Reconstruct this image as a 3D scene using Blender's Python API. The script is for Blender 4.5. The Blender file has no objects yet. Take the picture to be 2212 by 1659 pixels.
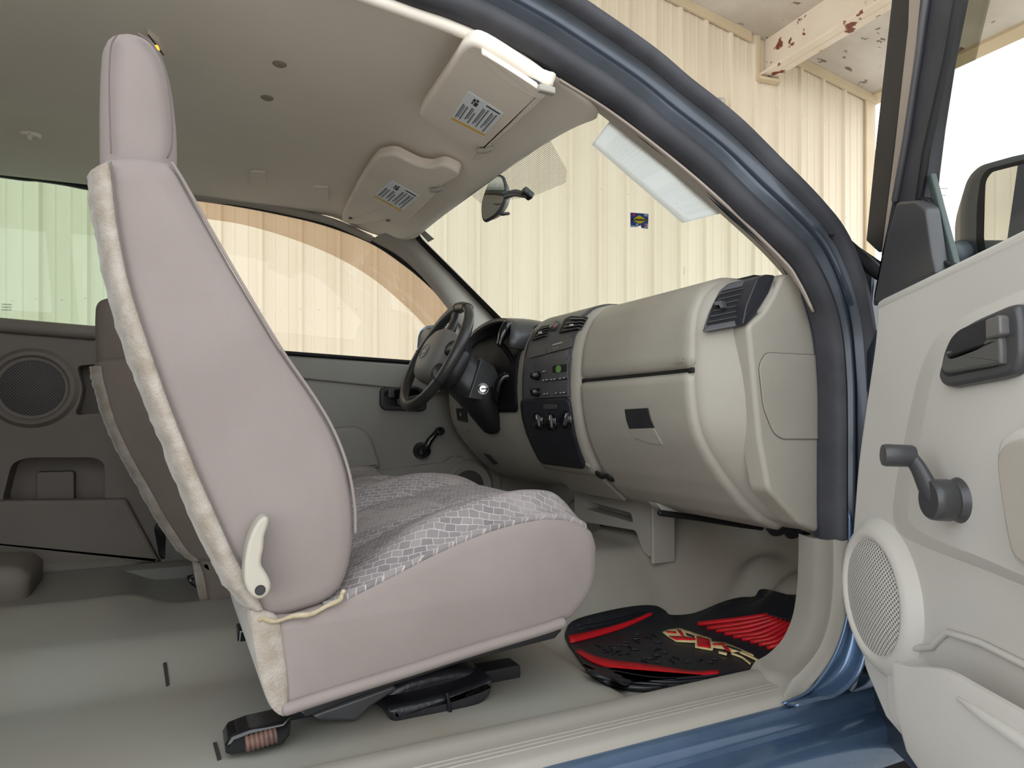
# Interior of a small pickup seen through its open passenger door, beside a beige metal building.
SKY = 3.1
EXPOSURE = 0.0
import bpy, bmesh, math, random
from mathutils import Vector, Matrix
from math import sin, cos, tan, pi, radians, sqrt, exp
random.seed(7)
V = Vector
scene = bpy.context.scene
COL = scene.collection

# ------------------------------------------------------------------ camera
CP = V((-0.298, -1.560, 0.503))
YAW, PIT, ROL, FPX = radians(26.70), radians(2.78), radians(0.31), 1475.0
CF = V((sin(YAW)*cos(PIT), cos(YAW)*cos(PIT), sin(PIT)))
_r0 = V((cos(YAW), -sin(YAW), 0)); _u0 = _r0.cross(CF)
CR = _r0*cos(ROL) + _u0*sin(ROL)
CU = -_r0*sin(ROL) + _u0*cos(ROL)
cam_d = bpy.data.cameras.new('camera'); cam = bpy.data.objects.new('camera', cam_d); COL.objects.link(cam)
cam.matrix_world = Matrix(((CR.x, CU.x, -CF.x, CP.x), (CR.y, CU.y, -CF.y, CP.y), (CR.z, CU.z, -CF.z, CP.z), (0, 0, 0, 1)))
cam_d.sensor_width = 36.0; cam_d.lens = 36.0*FPX/2212.0; cam_d.clip_start = 0.02; cam_d.clip_end = 500
scene.camera = cam

def ray(px, py): return CF + CR*((px-1106.0)/FPX) - CU*((py-829.5)/FPX)
def at(px, py, ax, v):                       # where a sight line meets the plane ax = v
    d = ray(px, py); i = 'xyz'.index(ax); t = (v-CP[i])/d[i]
    return CP + d*t
def ats(pts, ax, v): return [at(p[0], p[1], ax, v) for p in pts]
def plane_at(px, py, p0, n):
    d = ray(px, py); return CP + d*((p0-CP).dot(n)/d.dot(n))
def march(px, py, f, t0=0.3, t1=4.0, n=600):  # first sign change of f along a sight line
    d = ray(px, py); a = t0; fa = f(CP+d*a)
    for k in range(1, n+1):
        b = t0+(t1-t0)*k/n; fb = f(CP+d*b)
        if fa*fb <= 0:
            for _ in range(30):
                m = (a+b)/2; fm = f(CP+d*m)
                if fa*fm <= 0: b = m
                else: a, fa = m, fm
            return CP+d*((a+b)/2)
        a, fa = b, fb
    return CP+d*t1

# ------------------------------------------------------------------ objects
LOCAL = set()                                  # empties whose parts are modelled in their own axes
def tag(o, label=None, cat=None, group=None, kind=None):
    if label: o['label'] = label
    if cat: o['category'] = cat
    if group: o['group'] = group
    if kind: o['kind'] = kind
    return o
def empty(name, loc=(0, 0, 0), rz=0):
    o = bpy.data.objects.new(name, None); COL.objects.link(o); o.location = loc; o.rotation_euler = (0, 0, rz); o.empty_display_size = .05
    return o
def setpar(o, parent):
    if parent is None: return
    o.parent = parent
    if parent.type == 'EMPTY' and parent.name not in LOCAL:
        o.matrix_parent_inverse = Matrix.Translation(parent.location).inverted()
def mk(name, bm, mat, parent=None, smooth=35, sub=0, wn=False, solid=0, soff=-1):
    me = bpy.data.meshes.new(name)
    bmesh.ops.recalc_face_normals(bm, faces=bm.faces) if not solid else None
    bm.to_mesh(me); bm.free()
    for m in (mat if isinstance(mat, (list, tuple)) else [mat]): me.materials.append(m)
    o = bpy.data.objects.new(name, me); COL.objects.link(o)
    if smooth:
        for p in me.polygons: p.use_smooth = True
        me.set_sharp_from_angle(angle=radians(smooth))
    if solid:
        md = o.modifiers.new('s', 'SOLIDIFY'); md.thickness = solid; md.offset = soff
    if sub:
        md = o.modifiers.new('u', 'SUBSURF'); md.levels = sub; md.render_levels = sub
    if wn:
        md = o.modifiers.new('w', 'WEIGHTED_NORMAL'); md.keep_sharp = True
    setpar(o, parent)
    return o
def cr(pts, n=6, closed=False):               # smooth curve through points
    P = [V(p) for p in pts]; N = len(P); out = []
    for i in range(N if closed else N-1):
        p0 = P[(i-1) % N] if (closed or i > 0) else P[0]*2-P[1]
        p1 = P[i]; p2 = P[(i+1) % N]
        p3 = P[(i+2) % N] if (closed or i < N-2) else P[-1]*2-P[-2]
        for k in range(n):
            t = k/n
            out.append(0.5*((2*p1)+(p2-p0)*t+(2*p0-5*p1+4*p2-p3)*t*t+(3*p1-p0-3*p2+p3)*t**3))
    if not closed: out.append(P[-1])
    return out
def rnd(pts, r, n=5):                         # polygon with rounded corners
    P = [V(p) for p in pts]; N = len(P); out = []
    for i in range(N):
        ri = r[i] if isinstance(r, (list, tuple)) else r
        a, b, c = P[i-1], P[i], P[(i+1) % N]
        la, lc = (a-b).length, (c-b).length; d = min(ri, la*.48, lc*.48)
        if d < 1e-5: out.append(b); continue
        s, e = b+(a-b).normalized()*d, b+(c-b).normalized()*d
        for k in range(n+1):
            t = k/n; out.append(s*(1-t)**2+b*2*t*(1-t)+e*t*t)
    return out
def newell(P):
    n = V()
    for i in range(len(P)):
        a, b = P[i], P[(i+1) % len(P)]
        n += V(((a.y-b.y)*(a.z+b.z), (a.z-b.z)*(a.x+b.x), (a.x-b.x)*(a.y+b.y)))
    return n.normalized()
def inset3(P, n, d):                          # move an outline inwards within its plane
    out = []; N_ = len(P)
    for i in range(N_):
        e0 = (P[i]-P[i-1]); e1 = (P[(i+1) % N_]-P[i])
        m0 = n.cross(e0); m1 = n.cross(e1)
        m0 = m0.normalized() if m0.length > 1e-9 else V(); m1 = m1.normalized() if m1.length > 1e-9 else V()
        m = m0+m1
        if m.length < 1e-6: out.append(P[i].copy()); continue
        m.normalize(); c = max(.55, m.dot(m1 if m1.length else m0)); out.append(P[i]+m*(d/c))
    return out
def slab(name, pts, d, mat, parent=None, bev=.003, seg=2, back_scale=1.0):   # outline with real thickness and a rounded rim
    P = [V(p) for p in pts]; P = [p for i, p in enumerate(P) if (p-P[i-1]).length > 1e-5]; d = V(d); n = newell(P)
    if n.dot(d) > 0: P.reverse(); n = -n       # n looks out of the front face
    bev = min(bev, d.length*.9); c = sum(P, V())/len(P); dn = d.normalized(); bm = bmesh.new(); rings = []
    rings.append([c+(p-c)*back_scale+d for p in P])
    if bev > 0:
        for k in range(seg+1):
            th = pi/2*k/seg; ins, dep = bev*(1-cos(th)), bev*(1-sin(th))
            rings.append([p+dn*dep for p in (inset3(P, n, ins) if ins > 0 else P)])
    else: rings.append(P)
    R = [[bm.verts.new(p) for p in r] for r in rings]; N_ = len(P)
    for a, b in zip(R[:-1], R[1:]):
        for i in range(N_): bm.faces.new((a[i], a[(i+1) % N_], b[(i+1) % N_], b[i]))
    bm.faces.new(R[-1]); bm.faces.new(list(reversed(R[0])))
    return mk(name, bm, mat, parent, smooth=50, wn=True)
def slab_holes(name, pts, holes, d, mat, parent=None, smooth=30):   # a plate with openings cut through and a back behind them
    bm = bmesh.new(); d = V(d)
    for off in (V(), d):
        ed = []
        for lp in ([pts]+holes if off.length == 0 else [pts]):
            v = [bm.verts.new(V(p)+off) for p in lp]; ed += [bm.edges.new((v[i], v[(i+1) % len(v)])) for i in range(len(v))]
        bmesh.ops.triangle_fill(bm, use_beauty=True, use_dissolve=False, edges=ed)
    for lp in [pts]+holes:
        v = [bm.verts.new(V(p)) for p in lp]; w_ = [bm.verts.new(V(p)+d) for p in lp]
        for i in range(len(v)): bm.faces.new((v[i], v[(i+1) % len(v)], w_[(i+1) % len(v)], w_[i]))
    bmesh.ops.remove_doubles(bm, verts=bm.verts, dist=1e-5)
    return mk(name, bm, mat, parent, smooth=smooth)
def loft(name, secs, mat, parent=None, closed=True, caps=True, smooth=40, sub=0, wn=False, solid=0, soff=-1, bm=None, ret=False):
    own = bm is None
    if own: bm = bmesh.new()
    R = [[bm.verts.new(V(p)) for p in s] for s in secs]; n = len(R[0])
    for a, b in zip(R[:-1], R[1:]):
        for i in range(n if closed else n-1):
            j = (i+1) % n
            bm.faces.new((a[i], a[j], b[j], b[i]))
    if caps and closed:
        bm.faces.new(list(reversed(R[0]))); bm.faces.new(R[-1])
    if ret: return bm
    return mk(name, bm, mat, parent, smooth, sub, wn, solid, soff)
def frames(path):
    T = []
    for i in range(len(path)):
        a = path[max(i-1, 0)]; b = path[min(i+1, len(path)-1)]; T.append((b-a).normalized())
    return T
def tube(name, path, r, mat, parent=None, n=12, flat=1.0, up=None, ends=True, sub=0, bm=None, ret=False):
    path = [V(p) for p in path]; T = frames(path); secs = []
    u = V(up) if up else (V((0, 0, 1)) if abs(T[0].z) < .9 else V((1, 0, 0)))
    for i, p in enumerate(path):
        s = T[i].cross(u).normalized(); w = s.cross(T[i]).normalized()
        if not up: u = w
        ri = r[i] if isinstance(r, (list, tuple)) else r
        secs.append([p+s*(ri*cos(2*pi*k/n))+w*(ri*flat*sin(2*pi*k/n)) for k in range(n)])
    if ends:
        def cap(sec, c, t, sg):
            return [[c+(q-c)*f+t*(sg*g*(sec[0]-c).length) for q in sec] for f, g in ((.92, .25), (.7, .5), (.35, .66))]
        a = cap(secs[0], path[0], T[0], -1); b = cap(secs[-1], path[-1], T[-1], 1)
        secs = a[::-1]+secs+b
    return loft(name, secs, mat, parent, smooth=50, sub=sub, bm=bm, ret=ret)
def axes(n, up=(0, 0, 1)):
    n = V(n).normalized(); u = V(up)
    if abs(n.dot(u)) > .95: u = V((1, 0, 0))
    s = u.cross(n).normalized(); return s, n.cross(s).normalized(), n
def lathe(name, c, n, prof, mat, parent=None, seg=32, sx=1.0, sy=1.0, up=(0, 0, 1), bm=None, ret=False, smooth=40):
    s, w, n = axes(n, up); c = V(c)
    secs = [[c+n*h+s*(r*sx*cos(2*pi*k/seg))+w*(r*sy*sin(2*pi*k/seg)) for k in range(seg)] for r, h in prof]
    return loft(name, secs, mat, parent, smooth=smooth, bm=bm, ret=ret)
def box(name, c, s, mat, parent=None, bev=.003, rot=None, seg=2):
    bm = bmesh.new(); bmesh.ops.create_cube(bm, size=1)
    for v in bm.verts: v.co = V((v.co.x*s[0], v.co.y*s[1], v.co.z*s[2]))
    if bev: bmesh.ops.bevel(bm, geom=list(bm.edges), offset=bev, segments=seg, affect='EDGES', profile=.5, clamp_overlap=True)
    if rot is not None: bmesh.ops.transform(bm, matrix=rot.to_4x4(), verts=bm.verts)
    bmesh.ops.translate(bm, vec=V(c), verts=bm.verts)
    return mk(name, bm, mat, parent, smooth=50, wn=True)
def patch(name, fn, nu, nv, mat, parent=None, solid=.004, soff=-1, uv=False, smooth=45, sub=0, flip=False):
    bm = bmesh.new(); G = [[bm.verts.new(fn(i/nu, j/nv)) for j in range(nv+1)] for i in range(nu+1)]
    L = bm.loops.layers.uv.new('UVMap') if uv else None
    for i in range(nu):
        for j in range(nv):
            q = [(i, j), (i+1, j), (i+1, j+1), (i, j+1)]
            if flip: q.reverse()
            f = bm.faces.new([G[a][b] for a, b in q])
            if uv:
                for l, (a, b) in zip(f.loops, q): l[L].uv = (a/nu, b/nv)
    return mk(name, bm, mat, parent, smooth, sub, solid=solid, soff=soff)
def rotm(x, y, z):                            # matrix from three axis columns
    return Matrix((x, y, z)).transposed()
def sm(a, b, x):
    t = min(1, max(0, (x-a)/(b-a))); return t*t*(3-2*t)
def lerp(a, b, t): return a+(b-a)*t
def interp(tab, x):
    if x <= tab[0][0]: return tab[0][1]
    for (a, fa), (b, fb) in zip(tab[:-1], tab[1:]):
        if x <= b: return fa+(fb-fa)*(x-a)/(b-a)
    return tab[-1][1]
def text_mesh(name, s, size, origin, xdir, ydir, mat, parent=None, ext=.0006, align='CENTER', shear=0, bold=0):
    cu = bpy.data.curves.new('t', 'FONT'); cu.body = s; cu.size = size; cu.extrude = ext; cu.align_x = align; cu.align_y = 'CENTER'; cu.shear = shear; cu.offset = bold; cu.resolution_u = 2
    t = bpy.data.objects.new('t', cu); COL.objects.link(t); bpy.context.view_layer.update()
    me = bpy.data.meshes.new_from_object(t.evaluated_get(bpy.context.evaluated_depsgraph_get()))
    bpy.data.objects.remove(t); bpy.data.curves.remove(cu)
    x = V(xdir).normalized(); y = V(ydir).normalized(); z = x.cross(y).normalized()
    M = Matrix.Translation(V(origin)) @ rotm(x, y, z).to_4x4()
    me.transform(M); me.materials.clear(); me.materials.append(mat); me.name = name
    o = bpy.data.objects.new(name, me); COL.objects.link(o); setpar(o, parent); return o

# ------------------------------------------------------------------ materials
def lin(c):
    r = []
    for v in c:
        v /= 255.0; r.append(v/12.92 if v <= .04045 else ((v+.055)/1.055)**2.4)
    return (*r, 1.0)
def nodes(name):
    m = bpy.data.materials.new(name); m.use_nodes = True; nt = m.node_tree; nt.nodes.clear()
    out = nt.nodes.new('ShaderNodeOutputMaterial'); return m, nt, out
def N(nt, t, **k):
    n = nt.nodes.new(t)
    for a, b in k.items():
        if a.startswith('i_'):
            key = a[2:]; key = int(key) if key.isdigit() else key.replace('_', ' ')
            n.inputs[key].default_value = b
        else: setattr(n, a, b)
    return n
def pm(name, c, rough=.5, c2=None, nscale=8, bump=0, bscale=200, metal=0, spec=.5, coat=0, sheen=0, detail=4, coatr=.08, bdist=.001):
    m, nt, out = nodes(name); b = N(nt, 'ShaderNodeBsdfPrincipled'); L = nt.links.new
    b.inputs['Roughness'].default_value = rough; b.inputs['Metallic'].default_value = metal
    b.inputs['Specular IOR Level'].default_value = spec
    b.inputs['Coat Weight'].default_value = coat; b.inputs['Coat Roughness'].default_value = coatr
    b.inputs['Sheen Weight'].default_value = sheen; b.inputs['Sheen Roughness'].default_value = .4
    tc = N(nt, 'ShaderNodeTexCoord')
    if c2 is None: c2 = tuple(v*.94 for v in c)
    n = N(nt, 'ShaderNodeTexNoise', i_Scale=nscale, i_Detail=detail); L(tc.outputs['Object'], n.inputs['Vector'])
    mx = N(nt, 'ShaderNodeMix', data_type='RGBA'); mx.inputs[6].default_value = lin(c); mx.inputs[7].default_value = lin(c2)
    rp = N(nt, 'ShaderNodeMapRange', i_1=.35, i_2=.65); L(n.outputs[0], rp.inputs[0]); L(rp.outputs[0], mx.inputs[0])
    L(mx.outputs[2], b.inputs['Base Color'])
    if bump:
        n2 = N(nt, 'ShaderNodeTexNoise', i_Scale=bscale, i_Detail=2); L(tc.outputs['Object'], n2.inputs['Vector'])
        bp = N(nt, 'ShaderNodeBump', i_Strength=bump, i_Distance=bdist); L(n2.outputs[0], bp.inputs['Height']); L(bp.outputs[0], b.inputs['Normal'])
    L(b.outputs[0], out.inputs[0]); m['b'] = b.name
    return m
def glass(name, tint, refl=.06, rough=0.0):
    m, nt, out = nodes(name); L = nt.links.new
    t = N(nt, 'ShaderNodeBsdfTransparent'); t.inputs[0].default_value = (*tint, 1)
    g = N(nt, 'ShaderNodeBsdfGlossy', i_Roughness=rough); g.inputs[0].default_value = (1, 1, 1, 1)
    mx = N(nt, 'ShaderNodeMixShader'); mx.inputs[0].default_value = refl
    L(t.outputs[0], mx.inputs[1]); L(g.outputs[0], mx.inputs[2]); L(mx.outputs[0], out.inputs[0]); return m
def emit(name, c, s):
    m, nt, out = nodes(name); e = N(nt, 'ShaderNodeEmission', i_Strength=s); e.inputs[0].default_value = lin(c); nt.links.new(e.outputs[0], out.inputs[0]); return m
M = {}
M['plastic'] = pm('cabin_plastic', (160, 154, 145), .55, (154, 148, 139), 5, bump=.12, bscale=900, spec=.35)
M['plastic_shaded'] = pm('door_plastic_shaded', (134, 131, 125), .5, (129, 126, 120), 5, bump=.12, bscale=900, spec=.35)  # the doors' one plastic, darkened to carry the far side's shade
M['dash'] = pm('dash_plastic', (157, 151, 141), .5, (151, 145, 135), 6, bump=.18, bscale=700, spec=.4)
M['panel_lt'] = pm('door_panel_plastic', (196, 192, 185), .55, (191, 187, 180), 4, bump=.12, bscale=800, spec=.35)
M['headliner'] = pm('headliner_fabric', (238, 230, 218), .95, (232, 224, 212), 3, bump=.1, bscale=900, spec=.1)
M['visor'] = pm('visor_fabric', (234, 224, 211), .92, (227, 217, 204), 9, bump=.1, bscale=900, spec=.1)
M['dark'] = pm('black_plastic', (38, 38, 41), .38, (44, 44, 47), 10, bump=.1, bscale=900, spec=.45)
M['bezel'] = pm('charcoal_bezel_plastic', (74, 73, 76), .36, (68, 67, 70), 12, spec=.45)
M['bezel_lo'] = pm('lower_bezel_plastic', (34, 34, 40), .42, (38, 38, 44), 12, spec=.4)
M['charcoal'] = pm('charcoal_plastic', (66, 66, 68), .35, (60, 60, 62), 12, spec=.5)
M['gloss_black'] = pm('gloss_black', (16, 16, 19), .12, spec=.6)
M['black'] = pm('deep_black', (12, 12, 14), .6, spec=.3)
M['rubber'] = pm('weatherstrip_rubber', (60, 60, 65), .6, (50, 50, 55), 14, bump=.2, bscale=500, spec=.35)
M['rubber_blk'] = pm('black_rubber', (24, 24, 27), .55, spec=.35)
M['leather'] = pm('wheel_leather', (42, 42, 44), .36, (54, 52, 50), 18, bump=.25, bscale=600, spec=.5)
M['hub'] = pm('wheel_hub_plastic', (116, 112, 109), .5, (110, 106, 103), 10, bump=.15, bscale=900, spec=.35)
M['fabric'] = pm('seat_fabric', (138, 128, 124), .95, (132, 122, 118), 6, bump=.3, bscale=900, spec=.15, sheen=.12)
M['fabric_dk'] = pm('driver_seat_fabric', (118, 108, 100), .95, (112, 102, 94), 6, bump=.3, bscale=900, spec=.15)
M['fleece'] = pm('seat_fleece', (166, 158, 149), 1.0, (146, 135, 122), 38, bump=.35, bscale=260, spec=.05, sheen=.4, detail=6, bdist=.004)
M['foam'] = pm('bare_foam', (178, 166, 142), .95, (160, 147, 122), 60, bump=.7, bscale=180, spec=.1, bdist=.003)
M['lever'] = pm('lever_plastic', (176, 169, 156), .38, spec=.4)
M['vinyl'] = pm('vinyl_floor', (150, 148, 139), .42, (146, 137, 125), 3, bump=.15, bscale=400, spec=.4)
M['sill'] = pm('sill_plastic', (152, 147, 138), .45, (148, 143, 134), 6, bump=.1, bscale=900, spec=.4)
M['paint'] = pm('slate_blue_paint', (84, 107, 136), .24, (80, 103, 131), 30, metal=.55, spec=.5, coat=.8, coatr=.05)
M['paint_shaded'] = pm('slate_blue_shaded', (60, 67, 77), .28, (56, 63, 73), 30, metal=.45, spec=.5, coat=.4, coatr=.1)  # same body paint, its colour darkened for the shade on the jamb
M['chrome'] = pm('bright_metal', (200, 200, 202), .22, metal=1)
M['steel'] = pm('painted_steel', (186, 184, 178), .4, (170, 168, 160), 20, spec=.4)
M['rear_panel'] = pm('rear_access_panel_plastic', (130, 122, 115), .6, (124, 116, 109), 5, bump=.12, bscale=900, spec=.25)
M['pillar_taupe'] = pm('pillar_taupe_plastic', (168, 156, 146), .6, (162, 150, 140), 6, bump=.15, bscale=700, spec=.3)
M['lever_grey'] = pm('release_lever_grey', (84, 84, 82), .38)
M['tab_grey'] = pm('lock_tab_grey', (100, 98, 98), .3)
M['seam_dark'] = pm('slot_brown', (58, 48, 42), .8)
M['seam'] = pm('seam_thread', (104, 95, 91), .9)
M['rust'] = pm('rusty_spring', (112, 84, 74), .6, (84, 66, 60), 60)
M['mirror'] = pm('mirror_glass', (225, 230, 228), .01, metal=1)
M['white'] = pm('white_paper', (232, 238, 242), .7, (226, 233, 238), 4, spec=.2)
M['ink'] = pm('ink_grey', (120, 122, 128), .8)
M['ink_dk'] = pm('ink_dark', (52, 54, 62), .8)
M['white_mark'] = pm('white_print', (210, 210, 208), .6)
M['grey_mark'] = pm('grey_print', (150, 150, 150), .6)
M['yellow'] = pm('yellow_print', (226, 178, 66), .6)
M['decal_blue'] = pm('decal_blue', (52, 84, 160), .4)
M['decal_lightblue'] = pm('decal_lightblue', (170, 190, 226), .4)
M['decal_yellow'] = pm('decal_yellow', (246, 226, 40), .4)
M['decal_red'] = pm('decal_red', (214, 60, 78), .4)
M['decal_navy'] = pm('decal_navy', (34, 48, 92), .4)
M['red'] = pm('mat_red', (200, 22, 34), .42, (186, 20, 30), 30, spec=.4)
M['cream'] = pm('mat_cream', (228, 206, 150), .5, spec=.3)
M['mat_black'] = pm('mat_black', (26, 27, 32), .4, (30, 31, 36), 20, bump=.25, bscale=300, spec=.5)
M['button_red'] = pm('buckle_red', (196, 40, 44), .4)
M['lcd'] = emit('radio_display', (74, 104, 58), .9)
M['amber'] = emit('amber_emission', (255, 150, 50), 3.0)
M['pouch'] = pm('pouch_vinyl', (30, 30, 33), .34, (38, 38, 42), 14, bump=.3, bscale=120, spec=.5, bdist=.003)
M['tan_strip'] = pm('tan_seal_strip', (150, 138, 126), .5)
M['mirror_shell'] = pm('mirror_shell', (70, 78, 84), .4, spec=.4)
M['wind'] = glass('windshield_glass', (.95, .982, .975), .015)
M['sideglass'] = glass('side_glass', (.985, .985, .975), .01)
M['privacy'] = glass('privacy_glass', (.745, .855, .80), .015)
M['visor_smoke'] = glass('smoked_visor', (.80, .73, .66), .012)
M['visor_smoke2'] = glass('smoked_visor_door', (.66, .66, .61), .03)

def pattern_fabric():
    m, nt, out = nodes('patterned_seat_fabric'); L = nt.links.new
    b = N(nt, 'ShaderNodeBsdfPrincipled'); b.inputs['Roughness'].default_value = .95; b.inputs['Specular IOR Level'].default_value = .15
    tc = N(nt, 'ShaderNodeTexCoord')
    mp = N(nt, 'ShaderNodeMapping'); mp.inputs['Rotation'].default_value = (0, 0, radians(24)); mp.inputs['Scale'].default_value = (1, 1, 0)
    L(tc.outputs['Object'], mp.inputs[0])
    nz = N(nt, 'ShaderNodeTexNoise', i_Scale=30, i_Detail=1); L(tc.outputs['Object'], nz.inputs['Vector'])
    ad = N(nt, 'ShaderNodeVectorMath', operation='MULTIPLY_ADD'); ad.inputs[1].default_value = (.010, .010, 0)
    L(nz.outputs['Color'], ad.inputs[0]); L(mp.outputs[0], ad.inputs[2])
    br = N(nt, 'ShaderNodeTexBrick', i_Scale=1.0, i_Mortar_Size=.0006, i_Mortar_Smooth=.4, i_Brick_Width=.017, i_Row_Height=.0105, offset=.42)
    br.inputs['Color1'].default_value = lin((116, 110, 110)); br.inputs['Color2'].default_value = lin((134, 127, 126)); br.inputs['Mortar'].default_value = lin((172, 165, 163))
    L(ad.outputs[0], br.inputs['Vector'])
    n2 = N(nt, 'ShaderNodeTexNoise', i_Scale=9, i_Detail=3); L(tc.outputs['Object'], n2.inputs['Vector'])
    mr = N(nt, 'ShaderNodeMapRange', i_1=.52, i_2=.66); L(n2.outputs[0], mr.inputs[0])
    mx = N(nt, 'ShaderNodeMix', data_type='RGBA'); mx.inputs[7].default_value = lin((152, 144, 141)); L(br.outputs[0], mx.inputs[6])
    mu = N(nt, 'ShaderNodeMath', operation='MULTIPLY', i_1=.6); L(mr.outputs[0], mu.inputs[0]); L(mu.outputs[0], mx.inputs[0])
    L(mx.outputs[2], b.inputs['Base Color'])
    bp = N(nt, 'ShaderNodeBump', i_Strength=.3, i_Distance=.001); n3 = N(nt, 'ShaderNodeTexNoise', i_Scale=900); L(tc.outputs['Object'], n3.inputs['Vector']); L(n3.outputs[0], bp.inputs['Height']); L(bp.outputs[0], b.inputs['Normal'])
    L(b.outputs[0], out.inputs[0]); return m
M['pattern'] = pattern_fabric()

def grille(name, c, hole, scale, rough=.5, rad=.33):          # perforated grille: a grid of round holes, with relief
    m, nt, out = nodes(name); L = nt.links.new
    b = N(nt, 'ShaderNodeBsdfPrincipled'); b.inputs['Roughness'].default_value = rough
    tc = N(nt, 'ShaderNodeTexCoord'); mp = N(nt, 'ShaderNodeMapping'); mp.inputs['Scale'].default_value = (scale, 0, scale); mp.inputs['Rotation'].default_value = (0, radians(45), 0)
    L(tc.outputs['Object'], mp.inputs[0])
    fr = N(nt, 'ShaderNodeVectorMath', operation='FRACTION'); L(mp.outputs[0], fr.inputs[0])
    sb = N(nt, 'ShaderNodeVectorMath', operation='SUBTRACT'); sb.inputs[1].default_value = (.5, 0, .5); L(fr.outputs[0], sb.inputs[0])
    ln = N(nt, 'ShaderNodeVectorMath', operation='LENGTH'); L(sb.outputs[0], ln.inputs[0])
    mr = N(nt, 'ShaderNodeMapRange', i_1=rad-.08, i_2=rad+.08); L(ln.outputs['Value'], mr.inputs[0])
    mx = N(nt, 'ShaderNodeMix', data_type='RGBA'); mx.inputs[6].default_value = lin(hole); mx.inputs[7].default_value = lin(c)
    L(mr.outputs[0], mx.inputs[0]); L(mx.outputs[2], b.inputs['Base Color'])
    bp = N(nt, 'ShaderNodeBump', i_Strength=.6, i_Distance=.002); L(mr.outputs[0], bp.inputs['Height']); L(bp.outputs[0], b.inputs['Normal'])
    L(b.outputs[0], out.inputs[0]); return m
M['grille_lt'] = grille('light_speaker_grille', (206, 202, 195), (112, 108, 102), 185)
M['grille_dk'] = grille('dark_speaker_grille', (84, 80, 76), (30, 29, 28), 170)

def stains(name, base, c2, spot, scale, thr, rough=.7, stretch=(1, 1, 1), bump=.1):   # painted metal with grime or rust in patches
    m, nt, out = nodes(name); L = nt.links.new
    b = N(nt, 'ShaderNodeBsdfPrincipled'); b.inputs['Roughness'].default_value = rough; b.inputs['Specular IOR Level'].default_value = .25
    tc = N(nt, 'ShaderNodeTexCoord'); mp = N(nt, 'ShaderNodeMapping'); mp.inputs['Scale'].default_value = stretch; L(tc.outputs['Object'], mp.inputs[0])
    n1 = N(nt, 'ShaderNodeTexNoise', i_Scale=scale*.35, i_Detail=5); L(mp.outputs[0], n1.inputs['Vector'])
    mx = N(nt, 'ShaderNodeMix', data_type='RGBA'); mx.inputs[6].default_value = lin(base); mx.inputs[7].default_value = lin(c2)
    mr0 = N(nt, 'ShaderNodeMapRange', i_1=.38, i_2=.66); L(n1.outputs[0], mr0.inputs[0]); L(mr0.outputs[0], mx.inputs[0])
    n2 = N(nt, 'ShaderNodeTexNoise', i_Scale=scale, i_Detail=8, i_Roughness=.62); L(mp.outputs[0], n2.inputs['Vector'])
    mr = N(nt, 'ShaderNodeMapRange', i_1=thr, i_2=thr+.025); L(n2.outputs[0], mr.inputs[0])
    m2 = N(nt, 'ShaderNodeMix', data_type='RGBA'); m2.inputs[7].default_value = lin(spot); L(mx.outputs[2], m2.inputs[6]); L(mr.outputs[0], m2.inputs[0])
    L(m2.outputs[2], b.inputs['Base Color']); L(b.outputs[0], out.inputs[0]); return m
M['siding'] = stains('beige_metal_siding', (224, 212, 191), (217, 204, 182), (204, 190, 167), 5, .70, .55, (1, 1, .25))
M['siding_trim'] = pm('siding_trim', (206, 188, 158), .55, (198, 180, 150), 3)
M['soffit'] = stains('stained_roof_panel', (212, 206, 198), (192, 184, 174), (118, 111, 104), 5.5, .62, .75)
M['beam'] = stains('rusty_beam_paint', (226, 214, 198), (216, 200, 180), (120, 66, 54), 5.0, .58, .6, (1, 1, 1))
M['gravel'] = stains('gravel', (186, 181, 174), (168, 163, 155), (126, 120, 113), 60, .56, .95)
M['tyre'] = pm('tyre_rubber', (38, 37, 36), .8, (44, 43, 41), 20, bump=.3, bscale=80)
# ------------------------------------------------------------------ light
w = bpy.data.worlds.new('world'); scene.world = w; w.use_nodes = True; wn = w.node_tree; wn.nodes.clear()
_o = wn.nodes.new('ShaderNodeOutputWorld'); _b = wn.nodes.new('ShaderNodeBackground'); _t = wn.nodes.new('ShaderNodeTexCoord')
_s = wn.nodes.new('ShaderNodeSeparateXYZ'); _m = wn.nodes.new('ShaderNodeMapRange'); _c = wn.nodes.new('ShaderNodeMix'); _c.data_type = 'RGBA'
wn.links.new(_t.outputs['Generated'], _s.inputs[0]); wn.links.new(_s.outputs['Z'], _m.inputs[0]); _m.inputs[1].default_value = -.05; _m.inputs[2].default_value = .6
wn.links.new(_m.outputs[0], _c.inputs[0]); _c.inputs[6].default_value = (1.0, 1.0, 1.0, 1); _c.inputs[7].default_value = (.88, .95, 1.0, 1)
wn.links.new(_c.outputs[2], _b.inputs[0]); _b.inputs[1].default_value = SKY; wn.links.new(_b.outputs[0], _o.inputs[0])

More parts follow.
